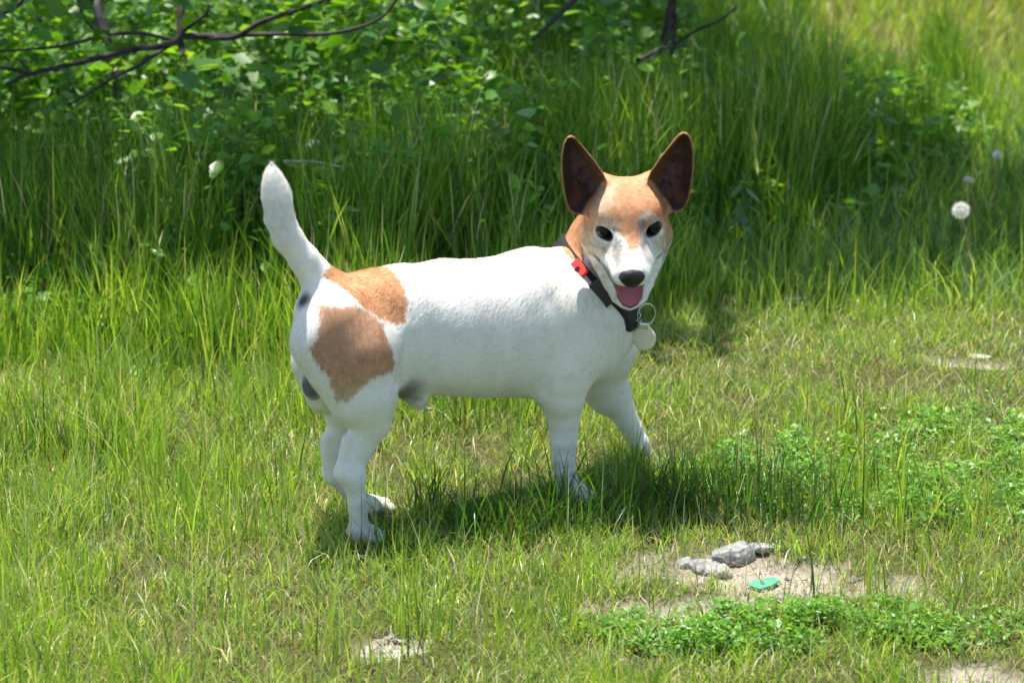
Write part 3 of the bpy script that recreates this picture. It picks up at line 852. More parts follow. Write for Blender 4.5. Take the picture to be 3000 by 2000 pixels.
def blades(name, x, y, h, w, lean, az, tint, seg=3, curl=.5, z0=None, mat=None, label=None, cat=None, fold=False):
    """many blades in one mesh: n root points, heights, widths, lean (radians), azimuths, colours"""
    n = len(x); z = height(x, y) if z0 is None else z0
    ts = np.linspace(0, 1, seg + 1)
    dirx, diry = np.cos(az), np.sin(az)
    face = rng.uniform(0, math.pi * 2, n); sx, sy = np.cos(face), np.sin(face)
    V = np.zeros((n, 2 * seg + 1, 3), np.float32); Tn = np.zeros((n, 2 * seg + 1, 3), np.float32)
    px = x.copy(); py = y.copy(); pz = z - .003
    ang = lean * .35
    for k in range(seg + 1):
        wk = w * (1 - ts[k] ** 1.6) * (.75 + .25 * min(1, k))
        shade = .80 + .25 * ts[k]
        if k < seg:
            V[:, 2 * k, 0] = px - sx * wk / 2; V[:, 2 * k, 1] = py - sy * wk / 2; V[:, 2 * k, 2] = pz
            V[:, 2 * k + 1, 0] = px + sx * wk / 2; V[:, 2 * k + 1, 1] = py + sy * wk / 2; V[:, 2 * k + 1, 2] = pz
            Tn[:, 2 * k] = tint; Tn[:, 2 * k + 1] = tint
            a = ang + (lean * (1 + curl) - ang) * (k + .5) / seg * (1 + 0 * w)
            L_ = h / seg
            px = px + np.sin(a) * dirx * L_; py = py + np.sin(a) * diry * L_; pz = pz + np.cos(a) * L_
        else:
            V[:, 2 * seg, 0] = px; V[:, 2 * seg, 1] = py; V[:, 2 * seg, 2] = pz; Tn[:, 2 * seg] = tint
    base = (np.arange(n) * (2 * seg + 1))[:, None]
    tr = []
    for k in range(seg - 1):
        b0 = 2 * k; tr += [[b0, b0 + 1, b0 + 3], [b0, b0 + 3, b0 + 2]]
    b0 = 2 * (seg - 1); tr += [[b0, b0 + 1, b0 + 2]]
    F = (base[:, :, None] + np.array(tr)[None]).reshape(-1, 3)
    o = mesh_obj(name, V.reshape(-1, 3), F, mat or M_BLADE)
    add_color(o.data, 'tint', Tn.reshape(-1, 3))
    tag(o, label, cat, kind='stuff')
    return o

def palette(n, cols, wts, var=.22):
    i = rng.choice(len(cols), n, p=np.array(wts) / sum(wts))
    c = np.array(cols)[i]
    return np.clip(c * rng.uniform(1 - var, 1 + var, (n, 1)) * rng.uniform(.93, 1.07, (n, 3)), .004, .7)
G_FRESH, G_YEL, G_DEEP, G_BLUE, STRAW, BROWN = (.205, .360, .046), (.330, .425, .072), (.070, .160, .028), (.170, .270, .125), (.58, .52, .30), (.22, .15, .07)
def scatter(n, x0, x1, y0, y1):
    return rng.uniform(x0, x1, n), rng.uniform(y0, y1, n)
def dens(x, y, p):
    k = rng.random(len(x)) < p; return x[k], y[k]
# edge of the tall grass, measured along the photo: distance of its foot for every x
EX = np.array([ground(u, v)[0] for u, v in [(-500, 1040), (0, 1040), (400, 1075), (800, 1105), (1100, 1110), (1400, 1060), (1700, 930), (1950, 840), (2300, 770), (2650, 650), (2900, 480), (3200, 350), (3600, 250)]])
EY = np.array([ground(u, v)[1] for u, v in [(-500, 1040), (0, 1040), (400, 1075), (800, 1105), (1100, 1110), (1400, 1060), (1700, 930), (1950, 840), (2300, 770), (2650, 650), (2900, 480), (3200, 350), (3600, 250)]])
def edge(x): return np.interp(x, EX, EY)
PATCHL = [((2560, 1380), (.22, .11)), ((2960, 1330), (.20, .17)), ((2330, 1850), (.20, .055)), ((2130, 1900), (.10, .035)), ((2850, 1500), (.20, .08))]
PATCHW = [(ground(*c)[:2], np.array(r_)) for c, r_ in PATCHL]
def herb_mask(x, y):
    P = np.stack([x, y, np.zeros_like(x)], -1); w = (fbm(P, 10, 41) - .5) * 1.2 + (fbm(P, 30, 42) - .5) * .8; m = np.zeros_like(x)
    for c, r_ in PATCHW: m = np.maximum(m, sstep(1.5, .5, np.hypot((x - c[0]) / r_[0], (y - c[1]) / r_[1]) + w))
    return m

PX_ = [DOG0 + np.array([p[0] * hx - p[1] * hy, p[0] * hy + p[1] * hx, 0]) for p in (nh, nf, ff, fh)]
# short turf --------------------------------------------------------------
def turf_region(n, x0, x1, y0, y1, hs, ws, name, label):
    x, y = scatter(n, x0, x1, y0, y1)
    P = np.stack([x, y, np.zeros_like(x)], -1)
    cl = fbm(P, 16, 51); big = fbm(P, 3.0, 52); mid = fbm(P, 7, 57)
    soilm = soil_mask(x, y)
    keep = rng.random(n) < (1 - .96 * soilm) * np.clip(.35 + 1.5 * (cl - .3), .15, 1) * (y < edge(x) + .25)
    x, y, cl, big, mid = x[keep], y[keep], cl[keep], big[keep], mid[keep]; n = len(x)
    left = sstep(.1, -.6, x)
    h = hs * (.30 + 1.7 * np.clip(cl, 0, 1) ** 2) * rng.gamma(5, .2, n) * (.50 + .95 * mid + .35 * left) 
    for p in PX_: h = h * (1 - .15 * np.exp(-((x - p[0] - .01) ** 2 + (y - p[1] + .035) ** 2) / .055 ** 2))
    h = np.clip(h * (1 - .22 * sstep(-.3, .3, x)), .006, .12)
    w = ws * rng.uniform(.6, 1.35, n)
    tint = palette(n, [G_FRESH, G_YEL, G_DEEP, G_BLUE, STRAW, BROWN], [.38, .32, .13, .10, .055, .015])
    dry = (big < .40) & (rng.random(n) < .22)
    tint[dry] = palette(dry.sum(), [STRAW, (.30, .40, .08)], [.5, .5])
    return blades(name, x, y, h, w, np.abs(rng.normal(.45, .35, n)), rng.uniform(0, 2 * math.pi, n), tint, 2, .8, label=label, cat='grass')
turf_region(310000, -1.15, 1.35, 2.85, 4.6, .036, .0019, 'short_grass', 'short sunlit meadow grass around the dog')
# flat thatch of dead straw
x, y = scatter(42000, -1.1, 1.3, 2.85, 4.4)
kp = rng.random(len(x)) < (1 - .55 * soil_mask(x, y)); x, y = x[kp], y[kp]; n = len(x)
blades('thatch', x, y, rng.uniform(.012, .042, n), rng.uniform(.0008, .0015, n), rng.uniform(1.15, 1.5, n), rng.uniform(0, 6.28, n), palette(n, [(.50, .46, .26), (.30, .27, .17), BROWN, (.24, .32, .06)], [.30, .15, .15, .40]), 2, .05, label='dead straw lying flat between the green blades', cat='straw', z0=height(x, y) + .006)
# sunlit longer turf in the left foreground and thin flowering stalks
x, y = scatter(16000, -1.1, 1.2, 2.9, 4.3)
P = np.stack([x, y, 0 * x], -1); kp = (fbm(P, 5, 61) > .52 + .10 * sstep(-.5, .3, x)) & (soil_mask(x, y) < .2); x, y = x[kp], y[kp]; n = len(x)
blades('long_blades', x, y, rng.gamma(9, .0085, n), rng.uniform(.0016, .0034, n), np.abs(rng.normal(.18, .16, n)), rng.uniform(0, 6.28, n), palette(n, [G_FRESH, G_YEL, G_DEEP, (.20, .31, .07)], [.4, .35, .15, .1]), 4, 1.0, label='longer upright grass blades standing above the turf', cat='grass')

# meadow beyond, right of the shaded verge ---------------------------------
x, y = scatter(66000, -.3, 3.2, 4.4, 8.6)
k = (y > edge(x) + .15) & (x > .25 + .12 * (y - 5)); k &= rng.random(len(x)) < .9
x, y = x[k], y[k]; n = len(x)
P = np.stack([x, y, 0 * x], -1)
blades('meadow_grass', x, y, (.025 + .085 * fbm(P, 4, 71)) * rng.uniform(.6, 1.25, n), rng.uniform(.003, .0055, n), np.abs(rng.normal(.3, .22, n)), rng.uniform(0, 6.28, n), palette(n, [G_FRESH, G_YEL, G_DEEP, STRAW, (.42, .36, .09)], [.34, .42, .04, .12, .08]), 3, .8, label='bright sunlit meadow grass stretching away at the upper right', cat='grass')
x, y = scatter(60000, .2, 2.2, 3.95, 5.7)
k = (soil_mask(x, y) < .5) & (y > 4.3 - .2 * (x < 0)) ; x, y = x[k], y[k]; n = len(x)
blades('verge_grass', x, y, rng.gamma(6, .010, n), rng.uniform(.0022, .004, n), np.abs(rng.normal(.4, .28, n)), rng.uniform(0, 6.28, n), palette(n, [G_FRESH, G_YEL, G_DEEP, G_BLUE], [.35, .2, .25, .2]), 3, .8, label='low shaded grass to the right of the dog', cat='grass')

# thinner meadow all round, out to where nothing of the place is in view any more
x, y = scatter(62000, -5.5, 6.0, .6, 12.5)
inner = ((x > -1.1) & (x < 1.3) & (y > 2.9) & (y < 4.5)) | ((x > .2) & (x < 3.1) & (y > 4.4) & (y < 8.5)) | ((x > -1.3) & (x < .3) & (y > 4.2) & (y < 6.3))
x, y = x[~inner], y[~inner]; n = len(x); P = np.stack([x, y, 0 * x], -1)
blades('outer_grass', x, y, (.03 + .10 * fbm(P, 3, 75)) * rng.uniform(.6, 1.3, n), rng.uniform(.005, .010, n), np.abs(rng.normal(.4, .25, n)), rng.uniform(0, 6.28, n), palette(n, [G_FRESH, G_YEL, G_DEEP, STRAW], [.42, .34, .18, .06]), 2, .8, label='rough meadow grass surrounding the clearing', cat='grass')
x, y = scatter(15000, -60, 60, -12, 110); y = np.where(rng.random(len(y)) < .5, y * .3, y); far = (np.abs(x) > 5) | (y > 12) | (y < .8); x, y = x[far], y[far]; n = len(x)
blades('far_grass', x, y, rng.uniform(.10, .30, n), rng.uniform(.03, .09, n), np.abs(rng.normal(.4, .25, n)), rng.uniform(0, 6.28, n), palette(n, [G_FRESH, G_YEL, G_DEEP], [.4, .35, .25]), 2, .8, label='coarse grass of the far meadow', cat='grass')

# tall verge grass ---------------------------------------------------------
def tall(n, x0, x1, depth, hmin, hmax, name, label, cols, wts, w=(.0026, .0056), off=0.0, lean=.16):
    x = rng.uniform(x0, x1, n); y = edge(x) + off + depth * rng.random(n) ** 1.1
    P = np.stack([x, y, 0 * x], -1); cl = fbm(P, 7, 81)
    k = rng.random(n) < np.clip((cl - .36) * 4.5, .05, 1); x, y, cl = x[k], y[k], cl[k]; n = len(x)
    rise = sstep(0, .30, y - edge(x) - off)
    h = (hmin + (hmax - hmin) * rng.beta(2.2, 2.0, n)) * (.35 + .65 * rise) * (.7 + .6 * cl)
    # clump azimuth: neighbours lean the same way
    az = rng.uniform(0, 2 * math.pi, n)
    return blades(name, x, y, h, rng.uniform(*w, n), np.abs(rng.normal(lean, .13, n)), az, palette(n, cols, wts), 4, 1.5, label=label, cat='grass')
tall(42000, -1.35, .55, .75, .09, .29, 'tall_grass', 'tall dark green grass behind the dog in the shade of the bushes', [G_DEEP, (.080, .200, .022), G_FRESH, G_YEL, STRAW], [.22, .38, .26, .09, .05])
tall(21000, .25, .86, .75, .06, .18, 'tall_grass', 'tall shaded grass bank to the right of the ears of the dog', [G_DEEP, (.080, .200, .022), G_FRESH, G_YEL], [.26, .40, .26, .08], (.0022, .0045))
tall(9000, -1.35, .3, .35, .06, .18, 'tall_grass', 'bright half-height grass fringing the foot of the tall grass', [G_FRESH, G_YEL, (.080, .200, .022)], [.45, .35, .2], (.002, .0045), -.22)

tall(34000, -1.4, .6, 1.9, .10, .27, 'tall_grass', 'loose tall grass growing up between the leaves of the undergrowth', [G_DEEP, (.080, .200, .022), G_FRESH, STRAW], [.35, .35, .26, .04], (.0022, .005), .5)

# ------------------------------------------------------------------ leaves
def leaf_proto(kind):
    """a small folded leaf blade along +x, about 1 long"""
    if kind == 'oval':
        prof = [(0, 0), (.18, .20), (.42, .30), (.68, .22), (1.0, 0)]
    elif kind == 'narrow':
        prof = [(0, 0), (.2, .10), (.45, .14), (.75, .09), (1.0, 0)]
    else:
        prof = [(0, 0), (.08, .34), (.34, .42), (.68, .25), (1.0, 0)]
    V = [(p[0], 0, -.10 * p[0] ** 2 - (.0)) for p in prof]
    V += [(p[0] - (.06 if kind == 'heart' and i == 1 else 0), p[1], .22 * p[1] - .10 * p[0] ** 2) for i, p in enumerate(prof[1:-1], 1)]
    V += [(p[0] - (.06 if kind == 'heart' and i == 1 else 0), -p[1], .22 * p[1] - .10 * p[0] ** 2) for i, p in enumerate(prof[1:-1], 1)]
    T = []
    for s in (5, 8):
        a = [(0, 1, s), (1, 2, s + 1), (1, s + 1, s), (2, 3, s + 2), (2, s + 2, s + 1), (3, 4, s + 2)]
        T += a if s == 8 else [t_[::-1] for t_ in a]
    return np.array(V, np.float32), np.array(T)
def leaves(name, pos, dirn, up, size, tint, kind='oval', mat=None, parent=None, label=None, cat=None, stuff=True):
    PV, PT = leaf_proto(kind); n = len(pos)
    d = dirn / (np.linalg.norm(dirn, axis=1, keepdims=True) + 1e-9)
    s = np.cross(up, d); s /= np.linalg.norm(s, axis=1, keepdims=True) + 1e-9
    u = np.cross(d, s)
    V = pos[:, None] + size[:, None, None] * (PV[None, :, 0:1] * d[:, None] + PV[None, :, 1:2] * s[:, None] + PV[None, :, 2:3] * u[:, None])
    F = (np.arange(n)[:, None, None] * len(PV) + PT[None]).reshape(-1, 3)
    o = mesh_obj(name, V.reshape(-1, 3), F, mat or M_LEAF, parent)
    add_color(o.data, 'tint', np.repeat(tint, len(PV), 0))
    if stuff: tag(o, label, cat, kind='stuff')
    return o
def rand_dir(n, zlo=-.3, zhi=.5):
    a = rng.uniform(0, 2 * math.pi, n); z = rng.uniform(zlo, zhi, n); r_ = np.sqrt(1 - z * z)
    return np.stack([np.cos(a) * r_, np.sin(a) * r_, z], 1)
def up_dir(n, j=.45):
    u = np.array([0, 0, 1.]) + rng.normal(0, j, (n, 3)); return u / np.linalg.norm(u, axis=1, keepdims=True)

# low green herb cushions at the right -------------------------------------
def cushion(n, x0, x1, y0, y1, label, kind=0):
    x, y = scatter(n, x0, x1, y0, y1)
    P = np.stack([x, y, np.zeros_like(x)], -1); k = rng.random(n) < herb_mask(x, y) * np.clip((fbm(P, 26, 43) - .41) * 5, .05, 1) * .85; x, y = x[k], y[k]; n = len(x)
    P = np.stack([x, y, 0 * x], -1)
    hm = herb_mask(x, y)
    z = height(x, y) + .002 + rng.random(n) ** .7 * (.006 + .040 * fbm(P, 14, 91) * hm)
    pos = np.stack([x, y, z], 1)
    return leaves('clover', pos, rand_dir(n, -.2, .7), up_dir(n, .5), rng.gamma(11, .00065, n), palette(n, [(.120, .280, .036), (.170, .340, .050), (.080, .200, .030), (.22, .36, .055)], [.4, .3, .15, .15], .3), 'narrow' if kind else 'oval', label=label, cat='clover')
cushion(70000, .1, 1.35, 3.35, 4.2, 'lush green clover mat at the right beside the bare soil')
cushion(70000, .1, 1.35, 3.35, 4.2, 'narrow-leaved green weeds growing through the clover at the right', 1)
cushion(52000, .05, .8, 2.95, 3.35, 'lush green clover cushion in front of the bare soil')
cushion(52000, .05, .8, 2.95, 3.35, 'narrow-leaved weeds growing through the clover in front of the bare soil', 1)

# weeds mixed into the tall grass
n = 40000
x = rng.uniform(-1.4, .9, n); y = edge(x) + .02 + .85 * rng.random(n)
P = np.stack([x, y, 0 * x], -1); z = height(x, y) + rng.random(n) ** .8 * (.05 + .20 * sstep(0, .4, y - edge(x)) * np.where(x > .3, .6, 1))
cl = fbm(np.stack([x, y, z * .6], -1), 9, 196); k = (rng.random(n) < np.clip((cl - .53) * 9, .01, 1)) & (y < 5.3)
pos = np.stack([x, y, z], 1)[k]; n = len(pos)
leaves('weeds', pos, rand_dir(n, -.6, .5), up_dir(n, .7), rng.gamma(5, .0036, n), palette(n, [(.110, .250, .032), (.160, .320, .045), (.080, .190, .030)], [.45, .35, .2]), 'oval', label='small-leaved weeds mixed into the tall grass', cat='weeds')

# leafy undergrowth inside the tall grass ----------------------------------
n = 84000
x = rng.uniform(-1.5, .72, n); y = edge(x) + .30 + 2.0 * rng.random(n)
P = np.stack([x, y, 0 * x], -1)
top = .05 + .26 * sstep(.1, 1.0, y - edge(x)) * (.1 + 1.5 * fbm(P, 3.5, 95))
z = height(x, y) + top * rng.random(n) ** .7
cl = fbm(np.stack([x, y, z], -1), 7, 96); k = (rng.random(n) < np.clip((cl - .46) * 7, .02, 1)) & ((x < .35) | (y < 5.35))
pos = np.stack([x, y, z], 1)[k]; n = len(pos)
leaves('undergrowth', pos, rand_dir(n, -.6, .5), up_dir(n, .75), rng.gamma(4, .0050, n), palette(n, [(.090, .220, .026), (.140, .290, .036), (.060, .150, .020), (.20, .34, .05)], [.4, .3, .2, .1]), 'oval', label='leafy shrub undergrowth behind the tall grass', cat='undergrowth')
# ------------------------------------------------------------------ bark, branches
def bark(name, c0, c1, sc=60):
    t = NT(name); tc = t.n('ShaderNodeTexCoord'); nz = t.n('ShaderNodeTexNoise', i_Scale=float(sc), i_Detail=6.0, i_Roughness=.7)
    t.l(tc.outputs['Object'], nz.inputs['Vector']); r_ = ramp(t, [(.35, c0), (.65, c1)]); t.l(nz.outputs['Fac'], r_.inputs[0])
    pb = t.n('ShaderNodeBsdfPrincipled', i_Roughness=.8); bp = t.n('ShaderNodeBump', i_Strength=.7, i_Distance=.003)
    t.l(nz.outputs['Fac'], bp.inputs['Height']); t.l(bp.outputs[0], pb.inputs['Normal']); t.l(r_.outputs[0], pb.inputs['Base Color'])
    return t.surf(pb.outputs[0])
M_BARK = bark('brown bark', (.014, .010, .009), (.065, .048, .038))
M_GBARK = bark('grey bark', (.05, .042, .035), (.17, .15, .125))
def tube(pts, radii, n=8, wob=.15, sub=4):
    """smooth tapered tube through points"""
    P = np.array(pts, float); Rr = np.array(radii, float); m = len(P)
    tt = np.linspace(0, m - 1, (m - 1) * sub + 1); out = []; rad = []
    for q_ in tt:
        i = min(int(q_), m - 2); f = q_ - i
        p0, p1, p2, p3 = P[max(i - 1, 0)], P[i], P[i + 1], P[min(i + 2, m - 1)]
        out.append(.5 * ((2 * p1) + (p2 - p0) * f + (2 * p0 - 5 * p1 + 4 * p2 - p3) * f * f + (-p0 + 3 * p1 - 3 * p2 + p3) * f ** 3))
        rad.append(Rr[i] * (1 - f) + Rr[i + 1] * f)
    out = np.array(out); V = []; F = []
    for i, (c, r_) in enumerate(zip(out, rad)):
        d = out[min(i + 1, len(out) - 1)] - out[max(i - 1, 0)]; d /= np.linalg.norm(d) + 1e-9
        a = np.cross(d, [.3, .2, .93]); a /= np.linalg.norm(a) + 1e-9; b = np.cross(d, a)
        for j in range(n):
            w = 2 * math.pi * j / n; k = 1 + wob * rng.uniform(-1, 1)
            V.append(c + (a * math.cos(w) + b * math.sin(w)) * r_ * k)
    L_ = len(out)
    for i in range(L_ - 1):
        for j in range(n): F.append((i * n + j, i * n + (j + 1) % n, (i + 1) * n + (j + 1) % n, (i + 1) * n + j))
    V.append(out[-1]); e = len(V) - 1
    for j in range(n): F.append(((L_ - 1) * n + j, (L_ - 1) * n + (j + 1) % n, e))
    return np.array(V), F
def limb_obj(name, pts, radii, mat, parent, n=8):
    P0 = np.array(parent.location)
    V, F = tube([np.array(p) - P0 for p in pts], radii, n)
    return mesh_obj(name, V, F, mat, parent)
def px(seq, y0, y1):
    return [at_y(u, v, y0 + (y1 - y0) * i / max(1, len(seq) - 1)) for i, (u, v) in enumerate(seq)]
def taper(a, b, n): return list(np.linspace(a, b, n))

# shade cast by the two crowns: the ground they darken, lifted along the sun's ray
SH = [(-2.2, 4.25), (-.9, 4.22), (-.3, 4.16), (.2, 4.10), (.46, 4.33), (.8, 4.55), (1.7, 4.68), (1.7, 5.0), (.92, 5.0), (.62, 5.2), (.42, 5.8), (.2, 6.4), (-.1, 6.9), (-2.2, 7.0)]
def crown(name, n, xr, parent, zlo, zhi, seed, gap=.54):
    x = rng.uniform(*xr, n); y = rng.uniform(4.0, 7.1, n)
    d = poly_sd(x, y, SH)
    P = np.stack([x, y, 0 * x], -1); k = (d < .05 * rng.normal(0, 1, n))
    fine = fbm(P, 5.5, seed, 3); big = fbm(P, 1.7, seed + 5)
    k &= (fine * .75 + big * .25 > gap - .10 * (y < 4.6)) | (rng.random(n) < .10)
    x, y = x[k], y[k]; n = len(x)
    z = rng.uniform(zlo, zhi, n) + .25 * (fbm(np.stack([x, y, 0 * x], -1), 3, seed + 9) - .5)
    sx, sy = SUN_TO.x / SUN_TO.z, SUN_TO.y / SUN_TO.z
    pos = np.stack([x + z * sx, y + z * sy, z], 1) - np.array(parent.location)
    o = leaves(name, pos, rand_dir(n, -.6, .2), up_dir(n, .4), rng.uniform(.05, .085, n), palette(n, [(.060, .160, .020), (.090, .210, .028), (.045, .120, .016)], [.4, .35, .25]), 'oval', parent=parent, stuff=False)
    o['kind'] = 'stuff'; return o, pos
tb_ = at_y(372, 600, 4.85); tb_[2] = height(np.array([tb_[0]]), np.array([tb_[1]]))[0]
tree = empty('tree', tb_); tag(tree, 'small leafy tree with a thin grey trunk and dark crooked branches at upper left', 'tree')
limb_obj('trunk', [tb_ - [0, 0, .03]] + px([(368, 430), (345, 332), (333, 221), (318, 138), (298, 55), (284, 0), (262, -90)], 4.86, 4.95) + [tb_ + [-.32, .25, 1.7], tb_ + [-.42, .45, 2.5]], [.011, .0105, .010, .0095, .009, .009, .009, .009, .008, .003], M_GBARK, tree)
for seq, y0, y1, r0, r1 in [
    ([(533, -40), (530, 22), (524, 108), (481, 133), (387, 146), (276, 173), (182, 195), (88, 217), (20, 246)], 4.78, 4.62, .011, .005),
    ([(524, 108), (560, 106), (636, 106), (702, 103), (829, 100), (967, 99), (1078, 72), (1139, 33), (1180, -40)], 4.77, 4.7, .009, .0035),
    ([(560, 106), (640, 112), (702, 104), (763, 66), (884, 25), (990, -12)], 4.77, 4.66, .008, .006),
    ([(193, 312), (265, 271), (343, 222), (400, 196), (470, 150), (520, 116)], 4.6, 4.76, .003, .007),
    ([(-20, 196), (40, 204), (75, 212), (100, 216)], 4.58, 4.62, .004, .006),
    ([(-30, 152), (80, 146), (166, 138), (240, 122), (300, 106), (387, 97), (450, 104), (500, 118)], 4.56, 4.76, .003, .006),
    ([(524, 108), (535, 150), (528, 168)], 4.78, 4.74, .011, .003),
    ([(524, 106), (565, 70), (605, 40), (612, 12)], 4.77, 4.73, .006, .003),
    ([(300, 108), (250, 60), (235, 20), (215, -30)], 4.7, 4.7, .004, .004),
    ([(-10, 52), (50, 20), (90, -20)], 4.6, 4.63, .005, .005),
    ([(88, 217), (60, 180), (30, 165)], 4.62, 4.6, .003, .0015),
    ([(240, 290), (215, 260), (190, 215)], 4.61, 4.62, .002, .002)]:
    limb_obj('branch', px(seq, y0, y1), taper(r0 * .62, r1 * .6, len(seq)), M_BARK, tree, 7)
for a, b, c in [((-.30, .25, 1.7), (.4, .5, 2.0), (1.2, .6, 2.4)), ((-.30, .25, 1.7), (-.9, .3, 2.1), (-1.5, .2, 2.4)), ((-.2, .1, 1.2), (.1, -.3, 1.6), (.3, -.6, 2.0))]:
    limb_obj('branch', [tb_ + np.array(a), tb_ + np.array(b), tb_ + np.array(c)], [.009, .007, .003], M_BARK, tree, 7)
_, cpos = crown('crown', 17000, (-2.2, .12), tree, 1.45, 2.6, 101)
sb = at_y(1915, 420, 4.95); sb[2] = height(np.array([sb[0]]), np.array([sb[1]]))[0]
sap = empty('tree', sb); tag(sap, 'slender sapling with thin dark leaning stems above the ears of the dog', 'tree')
limb_obj('trunk', [sb - [0, 0, .02]] + px([(1923, 214), (1945, 140), (1959, 89), (1969, 0), (1980, -90)], 4.95, 5.0) + [sb + [.06, .15, 1.3], sb + [-.10, .2, 1.9]], [.0045, .0043, .004, .004, .004, .004, .004, .003], M_BARK, sap)
limb_obj('trunk', [sb - [-.02, -.05, .02]] + px([(1955, 240), (1972, 134), (1982, 45), (1975, -60)], 4.98, 5.02) + [sb + [.3, .2, 1.7]], [.004, .0037, .0035, .0035, .0035, .003], M_BARK, sap)
for seq, y0, y1, r0, r1 in [([(1868, 176), (1905, 160), (1932, 144), (1975, 138), (2012, 133)], 4.85, 5.0, .0042, .002),
                            ([(1557, 118), (1593, 89), (1646, 36), (1684, -2), (1740, -60)], 4.8, 4.85, .003, .006),
                            ([(1972, 134), (2040, 90), (2110, 60), (2160, 20)], 5.0, 5.0, .003, .002)]:
    limb_obj('branch', px(seq, y0, y1), taper(r0, r1, len(seq)), M_BARK, sap, 7)
limb_obj('branch', [sb + [.0, .15, 1.5], sb + [.4, .1, 1.8], sb + [.8, .1, 2.1]], [.005, .004, .002], M_BARK, sap, 7)
limb_obj('branch', [sb + [.0, .15, 1.4], sb + [-.4, .1, 1.7], sb + [-.7, .3, 2.0]], [.005, .004, .002], M_BARK, sap, 7)
crown('crown', 11000, (.02, 1.7), sap, 1.45, 2.3, 131, .42)

# leafy twigs hanging into the picture below the crown at upper left
n = 2400
uu = rng.uniform(-250, 1350, n); vv = rng.uniform(-60, 420, n) ** 1.0; yy = rng.uniform(4.5, 5.3, n)
# the twig leaves stand in the room between 4.5 and 5.3 m, denser near the branches
pos = np.stack([at_y(a, b, c) for a, b, c in zip(uu, vv, yy)])
k = fbm(pos, 5, 141) > .50; pos = pos[k]; n = len(pos)
leaves('foliage', pos - np.array(tree.location), rand_dir(n, -.7, .2), up_dir(n, .5), rng.uniform(.020, .044, n), palette(n, [(.080, .200, .022), (.120, .250, .030), (.055, .150, .018)], [.4, .35, .25]), 'oval', parent=tree, stuff=False)['kind'] = 'stuff'

# broad-leaved plants standing in the tall grass ----------------------------
def broad_plant(label, stem, y, spots, size, tint):
    base = at_y(*stem[-1], y); base[2] = height(np.array([base[0]]), np.array([base[1]]))[0]
    e = empty('broadleaf_plant', base); tag(e, label, 'plant', 'broad-leaved plants in the tall grass')
    top = at_y(*stem[0], y)
    limb_obj('stem', [base, (base + top) / 2 + [.01, .01, 0], top], [.003, .0026, .0015], M_STEM, e, 6)
    for (u, v, dy, s_, az, tilt) in spots:
        p = at_y(u, v, y + dy)
        d = np.array([[math.cos(R(az)) * math.cos(R(tilt)), math.sin(R(az)) * math.cos(R(tilt)), -math.sin(R(tilt))]])
        upv = np.array([[rng.normal(0, .2), rng.normal(0, .2) - .1, 1.0]])
        c0 = p - d[0] * s_ * .5
        leaves('leaf', (c0 - base)[None], d, upv, np.array([s_]), palette(1, [tint], [1], .15), 'heart', parent=e, stuff=False)
        limb_obj('stalk', [base + (top - base) * rng.uniform(.5, .95), (c0 + base + (top - base) * .8) / 2, c0], [.0013, .001, .001], M_STEM, e, 5)
M_STEM = plain_mat('green stem', (.10, .19, .035), .5, .4, .3, 80)
BL = (.085, .210, .045)
broad_plant('tall plant with broad pale shining leaves left of the tail tip', [(620, 200), (615, 560)], 4.75, [(575, 250, .0, .085, -40, 10), (530, 235, .03, .04, 60, 10), (632, 318, -.03, .055, 20, -15), (505, 395, 0, .095, 20, 12), (770, 375, .03, .10, -10, 8), (680, 250, .05, .13, -60, 30), (620, 200, .05, .07, 120, 15), (660, 460, 0, .07, 200, 20)], .08, BL)
broad_plant('low plant with wide dark leaves just left of the tail tip', [(640, 440), (630, 640)], 4.55, [(630, 500, 0, .09, 5, 2), (690, 455, .04, .075, 30, 25), (560, 500, .02, .06, 170, 15), (700, 512, -.02, .05, -20, 10), (590, 470, .03, .06, 140, 20)], .08, (.06, .17, .03))
broad_plant('plant with a pale star of leaves above the back of the dog', [(990, 262), (1000, 520)], 4.8, [(965, 250, 0, .055, 170, 0), (1015, 248, 0, .055, 15, 0), (990, 238, .03, .05, 80, 10), (985, 268, -.03, .05, -80, 25), (1060, 330, 0, .045, 10, 20)], .05, BL)
broad_plant('plant with small light green leaves between the tail and the back', [(1090, 560), (1100, 700)], 4.4, [(1080, 600, 0, .035, 160, 5), (1130, 575, 0, .05, 10, -5), (1100, 590, .02, .03, 60, 10)], .04, BL)
broad_plant('grey-green leafy weed right of the ears of the dog', [(2175, 505), (2190, 760)], 4.45, [(2185, 540, 0, .03, 100, 30), (2160, 560, 0, .03, 200, 30), (2205, 575, 0, .035, -20, 30), (2170, 610, 0, .035, 190, 25), (2215, 620, 0, .03, 10, 30), (2185, 660, 0, .035, -60, 30), (2150, 650, 0, .03, 170, 20)], .03, BL)

